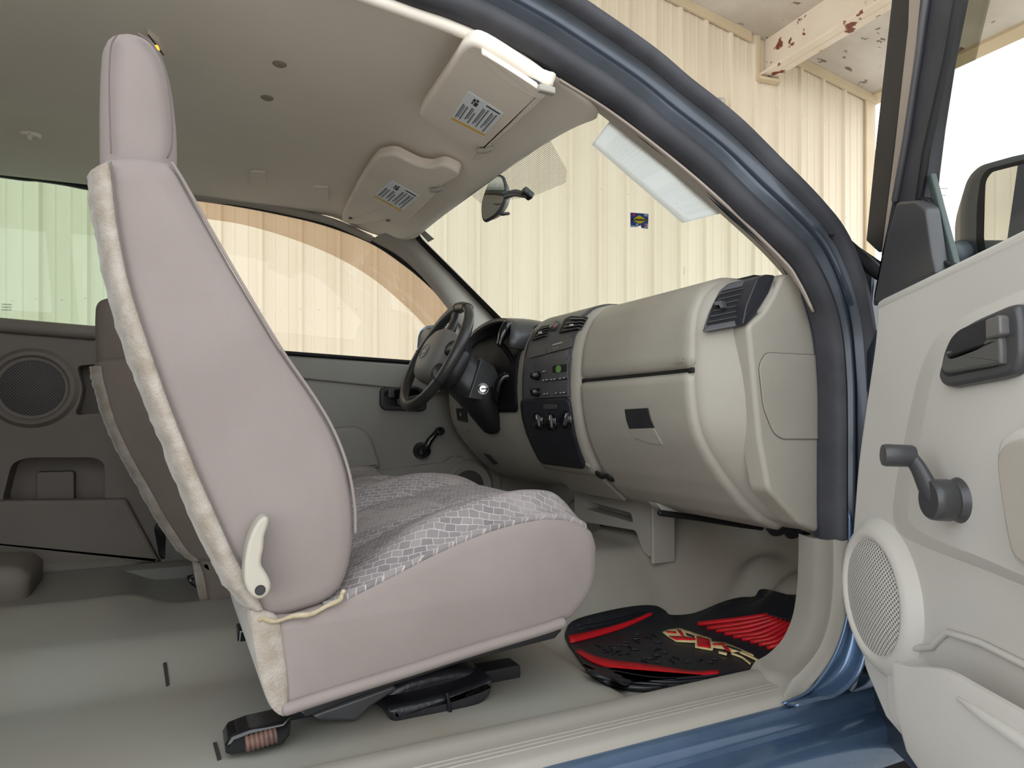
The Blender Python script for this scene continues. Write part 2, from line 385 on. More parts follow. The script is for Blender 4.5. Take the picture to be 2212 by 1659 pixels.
# ------------------------------------------------------------------ the building beside the truck (plumb with the camera's level)
UP = CU.copy(); WR = CR.copy(); WF = CF.copy()                 # level axes
def bl(a, h, d): return CP + WR*a + UP*h + WF*d               # right, up, ahead of the camera
W0 = (-3.459, 4.979); WD = (.9388, .3445); WNRM = (.3445, -.9388)   # wall line, its direction, its outward normal
def wl(s, h, o=0.0): return bl(W0[0]+WD[0]*s+WNRM[0]*o, h, W0[1]+WD[1]*s+WNRM[1]*o)
GROUND = -1.02
SEND = 8.04                                                    # building corner
def gable(s): return 3.27+.24*(8.0-s)
prof = []
k = -8
while k*.3048 < SEND-.3:
    s0 = k*.3048
    prof += [(s0-.030, 0), (s0-.014, .032), (s0+.014, .032), (s0+.030, 0)]
    for mm in (.1016, .2032): prof += [(s0+mm-.016, 0), (s0+mm-.007, .006), (s0+mm+.007, .006), (s0+mm+.016, 0)]
    k += 1
prof.append((SEND, 0))
bm = bmesh.new(); lo = [bm.verts.new(wl(s, GROUND, o)) for s, o in prof]; hi = [bm.verts.new(wl(s, gable(s), o)) for s, o in prof]
for i in range(len(prof)-1): bm.faces.new((lo[i], lo[i+1], hi[i+1], hi[i]))
a0, a1 = lo[-1], hi[-1]; c0, c1 = bm.verts.new(wl(SEND, GROUND, -3)), bm.verts.new(wl(SEND, gable(SEND), -3)); bm.faces.new((a0, c0, c1, a1))
for kk in range(-6, 27):                                       # screw heads on the ribs
    for h in (-.55, .62, 1.85, 2.9):
        if h < gable(kk*.3048)-.1:
            for ds in (0, .15):
                if ds and h != .62: continue
                c = wl(kk*.3048+ds, h+.02*sin(kk), .036 if not ds else .003); v = [bm.verts.new(c+WR*(.007*cos(q*pi/3))+UP*(.007*sin(q*pi/3))) for q in range(6)]
                t = bm.verts.new(c-WF*.006)
                for q in range(6): bm.faces.new((v[q], v[(q+1) % 6], t))
mk('wall_exterior', bm, M['siding'], smooth=0, solid=.004)
bpy.data.objects['wall_exterior']['kind'] = 'structure'
# corner trim and gable flashing
slab('trim_1', [wl(SEND-.13, GROUND, .04), wl(SEND+.005, GROUND, .04), wl(SEND+.005, gable(SEND), .04), wl(SEND-.13, gable(SEND-.13), .04)], -(WR*WNRM[0]+WF*WNRM[1])*.03, M['siding_trim'], bev=.004)['kind'] = 'structure'
def strip(name, s0, s1, dh0, dh1, o, mat, th=.03):
    return slab(name, [wl(s0, gable(s0)+dh0, o), wl(s1, gable(s1)+dh0, o), wl(s1, gable(s1)+dh1, o), wl(s0, gable(s0)+dh1, o)], -(WR*WNRM[0]+WF*WNRM[1])*th, mat, bev=.004)
tag(strip('trim_2', -2, 6.33, -.10, 0, .05, M['siding_trim']), kind='structure')
tag(strip('trim_3', 6.62, SEND+.02, -.10, 0, .05, M['siding_trim']), kind='structure')
# roof: sheets sloping to the eave, over the truck
def rf(s, o, e=0): return wl(s, gable(s)+e, o)
ROOFOUT = 6.4
bm = bmesh.new()
rows = []
nS = 40
for i in range(nS+1):
    s = -9+(SEND+.05+9)*i/nS
    rows.append([bm.verts.new(rf(s, o, .0)) for o in (-.5, 0, 1.5, 3.0, 4.6, ROOFOUT)])
for a, b in zip(rows[:-1], rows[1:]):
    for j in range(5): bm.faces.new((a[j], a[j+1], b[j+1], b[j]))
tag(mk('ceiling_canopy', bm, M['soffit'], smooth=0, solid=.05, soff=1), kind='structure')
tag(slab('trim_4', [rf(SEND-.05, ROOFOUT, -.03), rf(SEND+.09, ROOFOUT, -.05), rf(SEND+.09, -.1, -.05), rf(SEND-.05, -.1, -.03)], UP*.12, M['siding_trim'], bev=.004), kind='structure')
# beam: a channel running out from the wall under the roof
SB = 6.50
def bmp(ds, dh, o): return wl(SB+ds, gable(SB)+dh, o)
beam_o = empty('roof_beam', bmp(0, -.2, .1)); tag(beam_o, 'white painted steel beam with rust patches under the canopy roof', 'beam')
slab('web', [bmp(.02, -.40, .02), bmp(.02, .02, .02), bmp(.02, .02, ROOFOUT), bmp(.02, -.40, ROOFOUT)], WR*.02*WD[0]+WF*.02*WD[1], M['beam'], beam_o, bev=.003)
slab('bottom_flange', [bmp(-.07, -.40, .02), bmp(.13, -.40, .02), bmp(.13, -.40, ROOFOUT), bmp(-.07, -.40, ROOFOUT)], UP*.025, M['beam'], beam_o, bev=.004)
slab('end_plate', [bmp(-.10, -.46, .045), bmp(-.055, -.46, .045), bmp(-.055, .02, .045), bmp(-.10, .02, .045)], -(WR*WNRM[0]+WF*WNRM[1])*.03, M['siding_trim'], beam_o, bev=.004)
slab('seat_plate', [bmp(-.11, -.425, .02), bmp(.16, -.425, .02), bmp(.16, -.425, .1), bmp(-.11, -.425, .1)], -UP*.03, M['siding_trim'], beam_o, bev=.004)
# small wall fixture
_s, _p = 5.93, None
fx = empty('wall_spigot', wl(_s, 2.88, .05)); tag(fx, 'small white fitting on the beige wall left of the beam', 'fitting')
lathe('spigot_body', wl(_s, 2.88, .03), (WR*WNRM[0]+WF*WNRM[1]), [(.001, 0), (.05, .005), (.05, .02), (.03, .04), (.03, .07), (.001, .075)], M['steel'], fx, 16)
lathe('spout', wl(_s+.01, 2.86, .08), -UP, [(.001, 0), (.022, .0), (.022, .06), (.001, .06)], M['chrome'], fx, 12)
# overhead wires far off beyond the corner
for q, (y0, cat) in enumerate(((405, 'higher'), (420, 'lower'))):
    a = CP+ray(1860, y0)*30; b = CP+ray(2240, y0+2)*24
    o = tube('utility_wire', [a.lerp(b, t/8)-UP*(.02*(1-(t/4-1)**2)) for t in range(9)], .009, M['black'], n=6)
    tag(o, 'thin dark utility wire across the white sky, the %s of two' % cat, 'wire')
# ground
bm = bmesh.new(); g = [bm.verts.new(bl(a, GROUND, d)) for a, d in ((-40, -40), (60, -40), (60, 80), (-40, 80))]; bm.faces.new(g)
tag(mk('ground', bm, M['gravel'], smooth=0), kind='structure')
# ------------------------------------------------------------------ cab shell
def floor_z(x, y):
    z = .045*(1-sm(.37, .47, x))                              # raised platform under the seats
    z += .035*(1-sm(-.42, -.30, x))*sm(-.15, .25, y)          # rear foot area
    t = max(0, x-.80)
    z += .50*t + 1.3*max(0, x-1.12)
    ay = abs(y); tun = 1-sm(.10, .27, ay)
    z = max(z, (z+.17*tun*sm(.30, .62, x))) + .05*tun*(1-sm(.3, .62, x))
    z += .02*sm(.63, .68, ay)                                # turns up at the sills
    # folds of the vinyl over the toe board
    z += .045*exp(-((x-1.02)/.06)**2-((y+.30)/.05)**2)+.04*exp(-((x-1.00)/.05)**2-((y+.43)/.06)**2)-.03*exp(-((x-.98)/.05)**2-((y+.36)/.03)**2)
    z += .02*exp(-((x+.34)/.05)**2-((y-.16)/.03)**2)
    return z
def onfloor(px, py, e=0): return march(px, py, lambda p: p.z-floor_z(p.x, p.y)-e)
def fpt(u, v):
    x, y = lerp(-1.15, 1.38, u), lerp(-.68, .72, v); return V((x, y, floor_z(x, y)))
tag(patch('floor', fpt, 130, 84, M['vinyl'], solid=.03, soff=-1), kind='structure')

for q in (((352, 1432), (360, 1430), (366, 1478), (359, 1482)), ((460, 1604), (468, 1602), (478, 1638), (470, 1641))):
    slab('anchor_slot', [onfloor(a, b, .002) for a, b in q], V((0, 0, -.002)), M['seam_dark'], bpy.data.objects['floor'], bev=0)
def head_z(x, y):
    c = 1.172-.085*sm(.13, .40, x)-.02*sm(-.2, -1.2, x)
    e = min(abs(y), .66)/.63
    return c-(.052*e**6+.02*e*e if y < 0 else .012*e**6+.010*e*e)
def onhead(px, py, e=0): return march(px, py, lambda p: p.z-head_z(p.x, p.y)+e)
def hpt(u, v):
    y = lerp(-.588, .645, v); f = .40-.16*max(0, (abs(y)-.50)/.14)**2
    x = lerp(-1.15, f, u); return V((x, y, head_z(x, y)))
tag(patch('ceiling', hpt, 60, 60, M['headliner'], solid=.03, soff=1), kind='structure')
# back of the cab
slab('wall_rear', [V((-1.15, -.70, .0)), V((-1.15, .74, .0)), V((-1.15, .66, 1.16)), V((-1.15, -.62, 1.16))], (-.04, 0, 0), M['plastic_shaded'], bev=.003)['kind'] = 'structure'

# windshield -------------------------------------------------------------
WT, WB = V((.385, 0, 1.100)), V((1.02, 0, .708))
WS_N = (WB-WT).cross(V((0, 1, 0))).normalized()
if WS_N.x > 0: WS_N = -WS_N                                    # towards the cab
def ws(px, py, e=0.0): return plane_at(px, py, WT+WS_N*e, WS_N)
def wsp(t, y, e=0): return WT.lerp(WB, t)+V((0, y, 0))+WS_N*e
pts = rnd([wsp(0, .545), wsp(1, .76), wsp(1, -.76), wsp(0, -.545)], .05)
win = slab('window_1', pts, -WS_N*.006, M['wind'], bev=0); win['kind'] = 'structure'
# black border
bm = bmesh.new(); inn = rnd([wsp(.028, .512, .002), wsp(.97, .735, .002), wsp(.97, -.735, .002), wsp(.028, -.512, .002)], .035); out_ = rnd([wsp(-.03, .575, .002), wsp(1.02, .80, .002), wsp(1.02, -.80, .002), wsp(-.03, -.575, .002)], .05)
vi = [bm.verts.new(p) for p in inn]; vo = [bm.verts.new(p) for p in out_]
for i in range(len(vi)): bm.faces.new((vi[i], vi[(i+1) % len(vi)], vo[(i+1) % len(vo)], vo[i]))
mk('black_border', bm, M['black'], win, solid=.001)
# dotted shade behind the mirror: a fine printed dot band
def dots():
    m, nt, out = nodes('printed_dot_band'); L = nt.links.new
    t = N(nt, 'ShaderNodeBsdfTransparent'); d = N(nt, 'ShaderNodeBsdfDiffuse'); d.inputs[0].default_value = lin((58, 58, 52))
    tc = N(nt, 'ShaderNodeTexCoord'); mp = N(nt, 'ShaderNodeMapping'); mp.inputs['Scale'].default_value = (330, 280, 0); L(tc.outputs['Object'], mp.inputs[0])
    fr = N(nt, 'ShaderNodeVectorMath', operation='FRACTION'); L(mp.outputs[0], fr.inputs[0]); sb = N(nt, 'ShaderNodeVectorMath', operation='SUBTRACT'); sb.inputs[1].default_value = (.5, .5, 0); L(fr.outputs[0], sb.inputs[0])
    ln = N(nt, 'ShaderNodeVectorMath', operation='LENGTH'); L(sb.outputs[0], ln.inputs[0]); lt = N(nt, 'ShaderNodeMath', operation='LESS_THAN', i_1=.24); L(ln.outputs['Value'], lt.inputs[0])
    mx = N(nt, 'ShaderNodeMixShader'); L(lt.outputs[0], mx.inputs[0]); L(t.outputs[0], mx.inputs[1]); L(d.outputs[0], mx.inputs[2]); L(mx.outputs[0], out.inputs[0]); return m
slab('dot_band', [ws(p[0], p[1], .0012) for p in ((1010, 415), (1182, 292), (1225, 368), (1222, 395), (1150, 425), (1040, 440))], -WS_N*.0004, dots(), win, bev=0)
# small label in the driver's top corner
lab = slab('warning_label', [ws(p[0], p[1], .002) for p in ((902, 498), (912, 493), (938, 516), (925, 523))], WS_N*.0006, M['grey_mark'], win, bev=0)
# paper taped inside on the passenger side -----------------------------------
def pq(u, v, e=.004):                                         # u along the sheet, v across (towards the pillar)
    a = V((1278, 312, 0)).lerp(V((1474, 482, 0)), u); b = V((1345, 225, 0)).lerp(V((1640, 440, 0)), u)
    p = a.lerp(b, v); return ws(p.x, p.y, e+.0025*sin(u*9)*(1-v)*.6)
def paper_mat():
    m, nt, out = nodes('printed_sheet'); L = nt.links.new
    b = N(nt, 'ShaderNodeBsdfPrincipled', i_Roughness=.7); b.inputs['Specular IOR Level'].default_value = .2
    tr = N(nt, 'ShaderNodeBsdfTranslucent'); tr.inputs[0].default_value = lin((246, 246, 246))
    uv = N(nt, 'ShaderNodeUVMap'); sp = N(nt, 'ShaderNodeSeparateXYZ'); L(uv.outputs[0], sp.inputs[0])
    nz = N(nt, 'ShaderNodeTexNoise', i_Scale=3, i_Detail=1); L(uv.outputs[0], nz.inputs['Vector'])
    wob = N(nt, 'ShaderNodeMath', operation='MULTIPLY_ADD', i_1=.03); L(nz.outputs[0], wob.inputs[0]); L(sp.outputs[0], wob.inputs[2])
    ml = N(nt, 'ShaderNodeMath', operation='MULTIPLY', i_1=62); L(wob.outputs[0], ml.inputs[0])
    fr = N(nt, 'ShaderNodeMath', operation='FRACT'); L(ml.outputs[0], fr.inputs[0]); fl = N(nt, 'ShaderNodeMath', operation='FLOOR'); L(ml.outputs[0], fl.inputs[0])
    ln = N(nt, 'ShaderNodeMath', operation='LESS_THAN', i_1=.42); L(fr.outputs[0], ln.inputs[0])
    wn_ = N(nt, 'ShaderNodeTexWhiteNoise', noise_dimensions='1D'); L(fl.outputs[0], wn_.inputs['W'])
    cb = N(nt, 'ShaderNodeCombineXYZ'); L(fl.outputs[0], cb.inputs[0]); v14 = N(nt, 'ShaderNodeMath', operation='MULTIPLY', i_1=55); L(sp.outputs[1], v14.inputs[0]); L(v14.outputs[0], cb.inputs[1])
    n2 = N(nt, 'ShaderNodeTexNoise', i_Scale=1.0, i_Detail=0); L(cb.outputs[0], n2.inputs['Vector']); gt = N(nt, 'ShaderNodeMath', operation='GREATER_THAN', i_1=.40); L(n2.outputs[0], gt.inputs[0])
    # text only in two blocks of the page, inside the margin
    def rng(src, a, b2):
        g = N(nt, 'ShaderNodeMath', operation='GREATER_THAN', i_1=a); L(src, g.inputs[0]); l = N(nt, 'ShaderNodeMath', operation='LESS_THAN', i_1=b2); L(src, l.inputs[0])
        q = N(nt, 'ShaderNodeMath', operation='MULTIPLY'); L(g.outputs[0], q.inputs[0]); L(l.outputs[0], q.inputs[1]); return q
    b1 = rng(sp.outputs[0], .10, .50); b2 = rng(sp.outputs[0], .62, .95); ad = N(nt, 'ShaderNodeMath', operation='ADD'); L(b1.outputs[0], ad.inputs[0]); L(b2.outputs[0], ad.inputs[1])
    vv = rng(sp.outputs[1], .12, .95)
    acc = ad
    for q in (vv, ln, gt):
        mm = N(nt, 'ShaderNodeMath', operation='MULTIPLY'); L(acc.outputs[0], mm.inputs[0]); L(q.outputs[0], mm.inputs[1]); acc = mm
    st = N(nt, 'ShaderNodeMath', operation='MULTIPLY_ADD', i_1=.5, i_2=.35); L(wn_.outputs[0], st.inputs[0]); fin = N(nt, 'ShaderNodeMath', operation='MULTIPLY'); L(acc.outputs[0], fin.inputs[0]); L(st.outputs[0], fin.inputs[1])
    mx = N(nt, 'ShaderNodeMix', data_type='RGBA'); mx.inputs[6].default_value = lin((246, 246, 246)); mx.inputs[7].default_value = lin((70, 72, 82)); L(fin.outputs[0], mx.inputs[0]); L(mx.outputs[2], b.inputs['Base Color'])
    ms = N(nt, 'ShaderNodeMixShader'); ms.inputs[0].default_value = .75; L(b.outputs[0], ms.inputs[1]); L(tr.outputs[0], ms.inputs[2]); L(ms.outputs[0], out.inputs[0]); return m
tag(patch('paper_sheet', lambda u, v: pq(u, v), 40, 8, paper_mat(), solid=.0006, uv=True), 'white printed paper sheet taped inside the windshield by the right pillar', 'paper')
# oil sticker on the glass
st = empty('windshield_sticker', ws(1381, 477, .003)); tag(st, 'small torn blue and yellow sticker with slanted lettering on the windshield', 'sticker')
def stp(pts, e): return [ws(p[0], p[1], e) for p in pts]
slab('backing', stp([(1362, 459), (1401, 462), (1400, 494), (1386, 492), (1384, 486), (1376, 490), (1362, 490)], .002), WS_N*.0006, M['decal_blue'], st, bev=0)
slab('yellow_diamond', stp([(1364, 475), (1381, 465), (1399, 476), (1382, 483)], .0032), WS_N*.0003, M['decal_yellow'], st, bev=0)
slab('pale_bar', stp([(1391, 462), (1400, 463), (1399, 468), (1392, 467)], .0032), WS_N*.0003, M['decal_lightblue'], st, bev=0)
slab('pale_bar', stp([(1374, 482), (1379, 483), (1379, 488), (1374, 489)], .0030), WS_N*.0003, M['decal_lightblue'], st, bev=0)
slab('pale_bar', stp([(1362, 486), (1375, 488), (1375, 490), (1362, 490)], .0032), WS_N*.0003, M['decal_lightblue'], st, bev=0)
slab('pale_bar', stp([(1392, 483), (1400, 483), (1400, 493), (1392, 492)], .0030), WS_N*.0003, M['decal_lightblue'], st, bev=0)
slab('red_patch', stp([(1368, 461), (1373, 461), (1372, 466), (1367, 467)], .0032), WS_N*.0003, M['decal_red'], st, bev=0)
slab('red_patch', stp([(1392, 484), (1396, 484), (1396, 489), (1391, 489)], .0034), WS_N*.0003, M['decal_red'], st, bev=0)
a, b = ws(1365, 474.5, .004), ws(1398, 476, .004); c = ws(1381, 470, .004)
o = text_mesh('lettering', 'SUNOCO', (b-a).length*.26, (a+b)/2, b-a, (c-ws(1381, 480, .004)), M['decal_navy'], st, shear=.25, bold=.0004)

# right-hand body side: door aperture ------------------------------------------
def ap_y(z): return -.735+.135*sm(.70, 1.14, z) if z > .70 else -.735
def onap(px, py): return march(px, py, lambda p: p.y-ap_y(p.z))
body = empty('truck_body', (.5, -.74, .05)); tag(body, 'slate blue metallic pickup body side framing the open passenger door', 'vehicle body')
apx = [(876, 0), (1004, 44), (1139, 111), (1221, 160), (1344, 240), (1422, 302), (1521, 379), (1612, 466), (1694, 540), (1732, 582), (1767, 650), (1788, 723), (1797, 815), (1799, 907), (1799, 1090), (1800, 1165), (1800, 1250), (1792, 1320), (1770, 1395), (1730, 1470)]
ap = [onap(*p) for p in apx]
ap = [V((-1.2, -.600, 1.135)), V((-.6, -.600, 1.142)), V((-.2, -.600, 1.138))]+ap
ap = [V((p.x, p.y, p.z)) for p in ap]+[V((.5, -.735, .035)), V((.1, -.735, .035)), V((-.4, -.735, .035)), V((-1.2, -.735, .035))]
AP = cr(ap, 8); APT = frames(AP)
def sweep_ap(name, prof, mat, i0=0, i1=None, closed=True):
    i1 = len(AP) if i1 is None else i1; secs = []
    for i in range(i0, i1):
        T = APT[i]; Lt = V((0, -1, 0)); O = Lt.cross(T).normalized()   # away from the opening
        Lp = T.cross(O).normalized()
        if Lp.y > 0: Lp = -Lp
        kk = lerp(.62, 1, sm(.60, .90, AP[i].z)); secs.append([AP[i]+O*a*kk+Lp*b for a, b in prof])
    return loft(name, secs, mat, body, closed=closed, smooth=45)
_t = APT[12]; _o = V((0, -1, 0)).cross(_t)
ASG = 1 if _o.x > 0 or _o.z > 0 else -1
if ASG < 0:
    AP.reverse(); APT = frames(AP)
NB = len(AP)
sweep_ap('jamb', [(.018, -.05), (.018, -.004), (.030, .004), (.040, .009), (.047, .017), (.053, .020), (.060, .017), (.070, .017), (.080, .024), (.090, .034), (.098, .040), (.106, .038), (.112, .025), (.113, -.05)], M['paint_shaded'])
_ws = [i for i in range(NB) if AP[i].z > .275 or AP[i].x < -.3 and AP[i].z > .5]
sweep_ap('weatherstrip', [(.004, -.030), (.0, -.012), (.0, .003), (.007, .014), (.018, .019), (.030, .016), (.039, .009), (.039, .0), (.024, -.006), (.016, -.03)], M['rubber'], min(_ws), max(_ws)+1)
_ds = [i for i in range(NB) if AP[i].z > .55]
sweep_ap('drip_seal', [(.080, .030), (.084, .040), (.092, .046), (.104, .046), (.114, .036), (.116, .024), (.108, .026), (.092, .030)], M['rubber'], min(_ds), max(_ds)+1)
# rocker under the sill
RX0, RX1 = -1.2, 1.02
rp = [(-.735, .049), (-.768, .049), (-.775, .046), (-.779, .038), (-.780, .028), (-.780, .017), (-.784, .011), (-.794, .008), (-.806, .005), (-.812, .001), (-.816, -.008), (-.816, -.045), (-.806, -.07), (-.76, -.08), (-.70, -.08), (-.70, .0)]
loft('rocker', [[V((x, y, z)) for y, z in rp] for x in (RX0, -.4, .3, .8, RX1)], M['paint'], body, smooth=28)
# front quarter beyond the jamb: cowl side and fender behind the open door
slab('fender', [V((1.16, -.800, .0)), V((2.2, -.82, .0)), V((2.2, -.82, .60)), V((1.3, -.80, .78)), V((1.02, -.78, .80)), V((1.0, -.77, .72))], (0, .03, 0), M['paint'], body, bev=.006)
slab('pillar_post', [V((.83, -.742, .05)), V((1.02, -.742, -.02)), V((1.02, -.742, .80)), V((.86, -.742, .78)), V((.84, -.742, .6))], (0, .05, 0), M['paint_shaded'], body, bev=.004)
lathe('hinge_bolt', onap(1879, 614)+V((0, -.03, 0)), (0, -1, 0), [(.001, .016), (.012, .015), (.015, .008), (.018, .004), (.018, 0)], M['chrome'], body, 16)
HI = cr([at(p[0], p[1], 'y', -.772) for p in ((1690, 1520), (1745, 1494), (1778, 1456), (1806, 1408), (1826, 1348), (1833, 1290), (1834, 1200), (1834, 1100))], 5)
HO = cr([at(p[0], p[1], 'y', -.806) for p in ((1720, 1524), (1766, 1511), (1812, 1500), (1850, 1468), (1868, 1428), (1877, 1380), (1882, 1300), (1882, 1200))], 5)
def hinge_post(u, v):
    i = int(round(u*(len(HI)-1))); return HI[i].lerp(HO[i], v)+V((.012, .016, -.008))*sin(pi*v)
patch('hinge_post', hinge_post, len(HI)-1, 10, M['paint'], body, solid=.004, soff=0)
slab('rear_light_block', [V((-1.2, -.775, -.08)), V((-.68, -.775, -.08)), V((-.68, -.755, .70)), V((-.71, -.66, 1.13)), V((-.80, -.66, 1.13)), V((-.78, -.745, .76)), V((-1.2, -.745, .76))], (0, .06, 0), M['paint'], body, bev=.006)  # unseen panel, added to keep light off the rear of the cab
# cowl trim at the foot of the pillar
tube('cowl_trim', [at(1800, 502, 'y', -.755), at(1840, 542, 'y', -.76), at(1868, 566, 'y', -.77), at(1900, 592, 'y', -.78)], [.010, .013, .014, .012], M['rubber_blk'], body, 10)
slab('roof_skin', [V((-1.2, -.62, 1.232)), V((.28, -.60, 1.215)), V((.30, .60, 1.215)), V((-1.2, .64, 1.232))], (0, 0, .02), M['paint'], body, bev=.004)

# sill step plate and kick trim (one moulded piece) ---------------------------------
sp_ = empty('sill_trim', (.2, -.70, .06)); tag(sp_, 'pale grey moulded step plate curving up into the kick panel', 'trim')
spp = [(-.632, .030), (-.634, .045), (-.642, .054), (-.655, .061), (-.668, .066), (-.684, .067), (-.694, .066), (-.702, .064), (-.712, .0635), (-.740, .063), (-.756, .061), (-.764, .057), (-.767, .049), (-.74, .044), (-.70, .03), (-.632, .02)]
secs = [[V((x, y, z)) for y, z in spp] for x in (-1.15, -.6, -.1, .3, .52, .62)]
secs.append([V((.665, y, z)) for y, z in spp]); 
loft('step_plate', secs, M['sill'], sp_, smooth=50)
for dy in (-.722, -.731, -.740):
    tube('tread_rib', [V((x, dy, .0632-abs(dy+.722)*.02)) for x in (-1.1, 0, .63)], .0016, M['sill'], sp_, 6)
KL = [(1630, 1478), (1656, 1456), (1690, 1436), (1722, 1402), (1744, 1352), (1754, 1290), (1757, 1230), (1758, 1164)]
KM = [(1668, 1498), (1702, 1472), (1735, 1441), (1768, 1396), (1788, 1338), (1795, 1280), (1797, 1225), (1797, 1166)]
KR = [(1712, 1514), (1746, 1484), (1780, 1448), (1808, 1404), (1827, 1346), (1833, 1290), (1835, 1230), (1835, 1167)]
secs = []
for l, m, r in zip(cr([at(p[0], p[1], 'y', -.700) for p in KL], 5), cr([at(p[0], p[1], 'y', -.758) for p in KM], 5), cr([at(p[0], p[1], 'y', -.768) for p in KR], 5)):
    secs.append([l+V((.02, .05, 0)), l+V((0, .006, 0)), l.lerp(m, .15)+V((-.002, -.003, .001)), l.lerp(m, .55)+V((.004, -.003, -.002)), m.lerp(l, .12)+V((.0, -.002, 0)), m+V((-.001, -.004, .001)), m.lerp(r, .15)+V((-.001, -.004, .001)), m.lerp(r, .5)+V((.002, -.002, -.002)), m.lerp(r, .85), r, r+V((.012, .004, -.004)), r+V((.02, .04, -.01))])
for k_, dz in enumerate((.030, .026, .021, .015, .009, .004)):
    secs[k_] = [p-V((0, 0, dz)) for p in secs[k_]]
loft('kick_panel', secs, M['sill'], sp_, smooth=45)

# firewall and the far kick panel, closing the footwells
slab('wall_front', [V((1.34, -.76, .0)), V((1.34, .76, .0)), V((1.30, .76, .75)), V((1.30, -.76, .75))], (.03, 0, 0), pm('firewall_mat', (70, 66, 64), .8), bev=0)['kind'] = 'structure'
slab('wall_left', [V((.76, .722, -.05)), V((1.36, .722, -.05)), V((1.36, .722, .74)), V((.80, .722, .74))], (0, .03, 0), M['plastic_shaded'], bev=0)['kind'] = 'structure'
slab('wall_right', [V((.86, -.690, -.05)), V((1.36, -.690, -.05)), V((1.36, -.690, .74)), V((.86, -.690, .74))], (0, -.03, 0), M['plastic'], bev=0)['kind'] = 'structure'
# inside trim of the two front pillars ------------------------------------------------
pl = empty('pillar_trim', (.5, -.62, .95)); tag(pl, 'taupe inner trim strip of the near front pillar beside the paper sheet', 'trim')
A1 = [onap(*p)+V((0, .012, 0)) for p in ((1216, 164), (1344, 246), (1521, 386), (1694, 548), (1738, 606), (1770, 672))]
B1 = [V((p.x+.012, p.y, p.z)) for p in [ws(*q, .004) for q in ((1236, 206), (1312, 262), (1450, 374), (1580, 487), (1650, 552), (1712, 618), (1752, 690))]]
A1c, B1c = cr(A1, 5), cr(B1, 5)
def ptp(u, v):
    i = int(round(u*(len(A1c)-1))); a, b = A1c[i], B1c[i]
    return a.lerp(b, v)+V((-.006, .004, .002))*sin(pi*v)
patch('trim_cover', ptp, len(A1c)-1, 8, M['pillar_taupe'], pl, solid=.004, soff=0)

pd = empty('pillar_trim', (.5, .62, .95)); tag(pd, 'pale grey inner trim of the far front pillar above the steering wheel', 'trim')
A2 = [at(p[0], p[1], 'y', .655) for p in ((800, 522), (865, 560), (930, 622), (985, 690), (1030, 745))]
B2 = [ws(*q, .004) for q in ((880, 497), (915, 535), (973, 592), (1030, 650), (1085, 708))]
secs = []
for a, b in zip(cr(A2, 5), cr(B2, 5)):
    m = a.lerp(b, .55)+V((-.022, -.022, .0)); secs.append([a, a.lerp(m, .5)+V((-.008, -.008, 0)), m, m.lerp(b, .5)+V((-.006, -.008, 0)), b, b+V((.03, .03, .02)), a+V((.03, .02, .02))])
loft('trim_cover', secs, M['plastic'], pd, smooth=45)
# roof rail trims
rr = tube('trim_5', cr([V((-1.15, .640, 1.150)), V((-.6, .640, 1.158)), V((-.25, .640, 1.150))]+[at(p[0], p[1], 'y', .64) for p in ((520, 436), (620, 455), (720, 480), (800, 515))], 5), .012, M['plastic'], n=12); tag(rr, kind='structure')
rr = tube('trim_6', cr([V((-1.15, -.590, 1.125)), V((-.6, -.590, 1.133)), V((-.2, -.590, 1.128))]+[onap(p[0]-6, p[1]+12)+V((0, .020, .004)) for p in ((900, 5), (1040, 58), (1140, 110), (1206, 158))], 5), .010, M['headliner'], n=12); tag(rr, kind='structure')
# ------------------------------------------------------------------ seats
def poly_inset(P, d):                          # P: closed list of (x,z); shifts every edge inward by d
    n = len(P); A = sum(P[i][0]*P[(i+1) % n][1]-P[(i+1) % n][0]*P[i][1] for i in range(n)); sg = 1 if A > 0 else -1; out = []
    for i in range(n):
        a, b, c = P[i-1], P[i], P[(i+1) % n]
        tx, tz = c[0]-a[0], c[1]-a[1]; l = sqrt(tx*tx+tz*tz) or 1
        out.append((b[0]-sg*tz/l*d, b[1]+sg*tx/l*d))
    return out
def resample(P, n):
    P = [V(p) for p in P]; P.append(P[0]); L = [0]
    for a, b in zip(P[:-1], P[1:]): L.append(L[-1]+(b-a).length)
    out = []; j = 0
    for k in range(n):
        s = L[-1]*k/n
        while L[j+1] < s: j += 1
        out.append(P[j].lerp(P[j+1], (s-L[j])/(L[j+1]-L[j] or 1)))
    return out
def pillow(name, outline, y0, y1, r, mat, parent, n=64, bulge=0.006, smooth=60, sub=0):
    o = resample([V((p[0], 0, p[1])) for p in outline], n); o = [(p.x, p.z) for p in o]
    st = [(y0-bulge*.3, r*1.25), (y0, r), (y0+r*.12, r*.5), (y0+r*.45, r*.13), (y0+r, 0)]
    st += [(lerp(y0+r, y1-r, t), 0) for t in (.25, .5, .75)]
    st += [(y1-r, 0), (y1-r*.45, r*.13), (y1-r*.12, r*.5), (y1, r)]
    secs = [[V((x, y, z)) for x, z in poly_inset(o, d)] for y, d in st]
    return loft(name, secs, mat, parent, smooth=smooth, sub=sub)

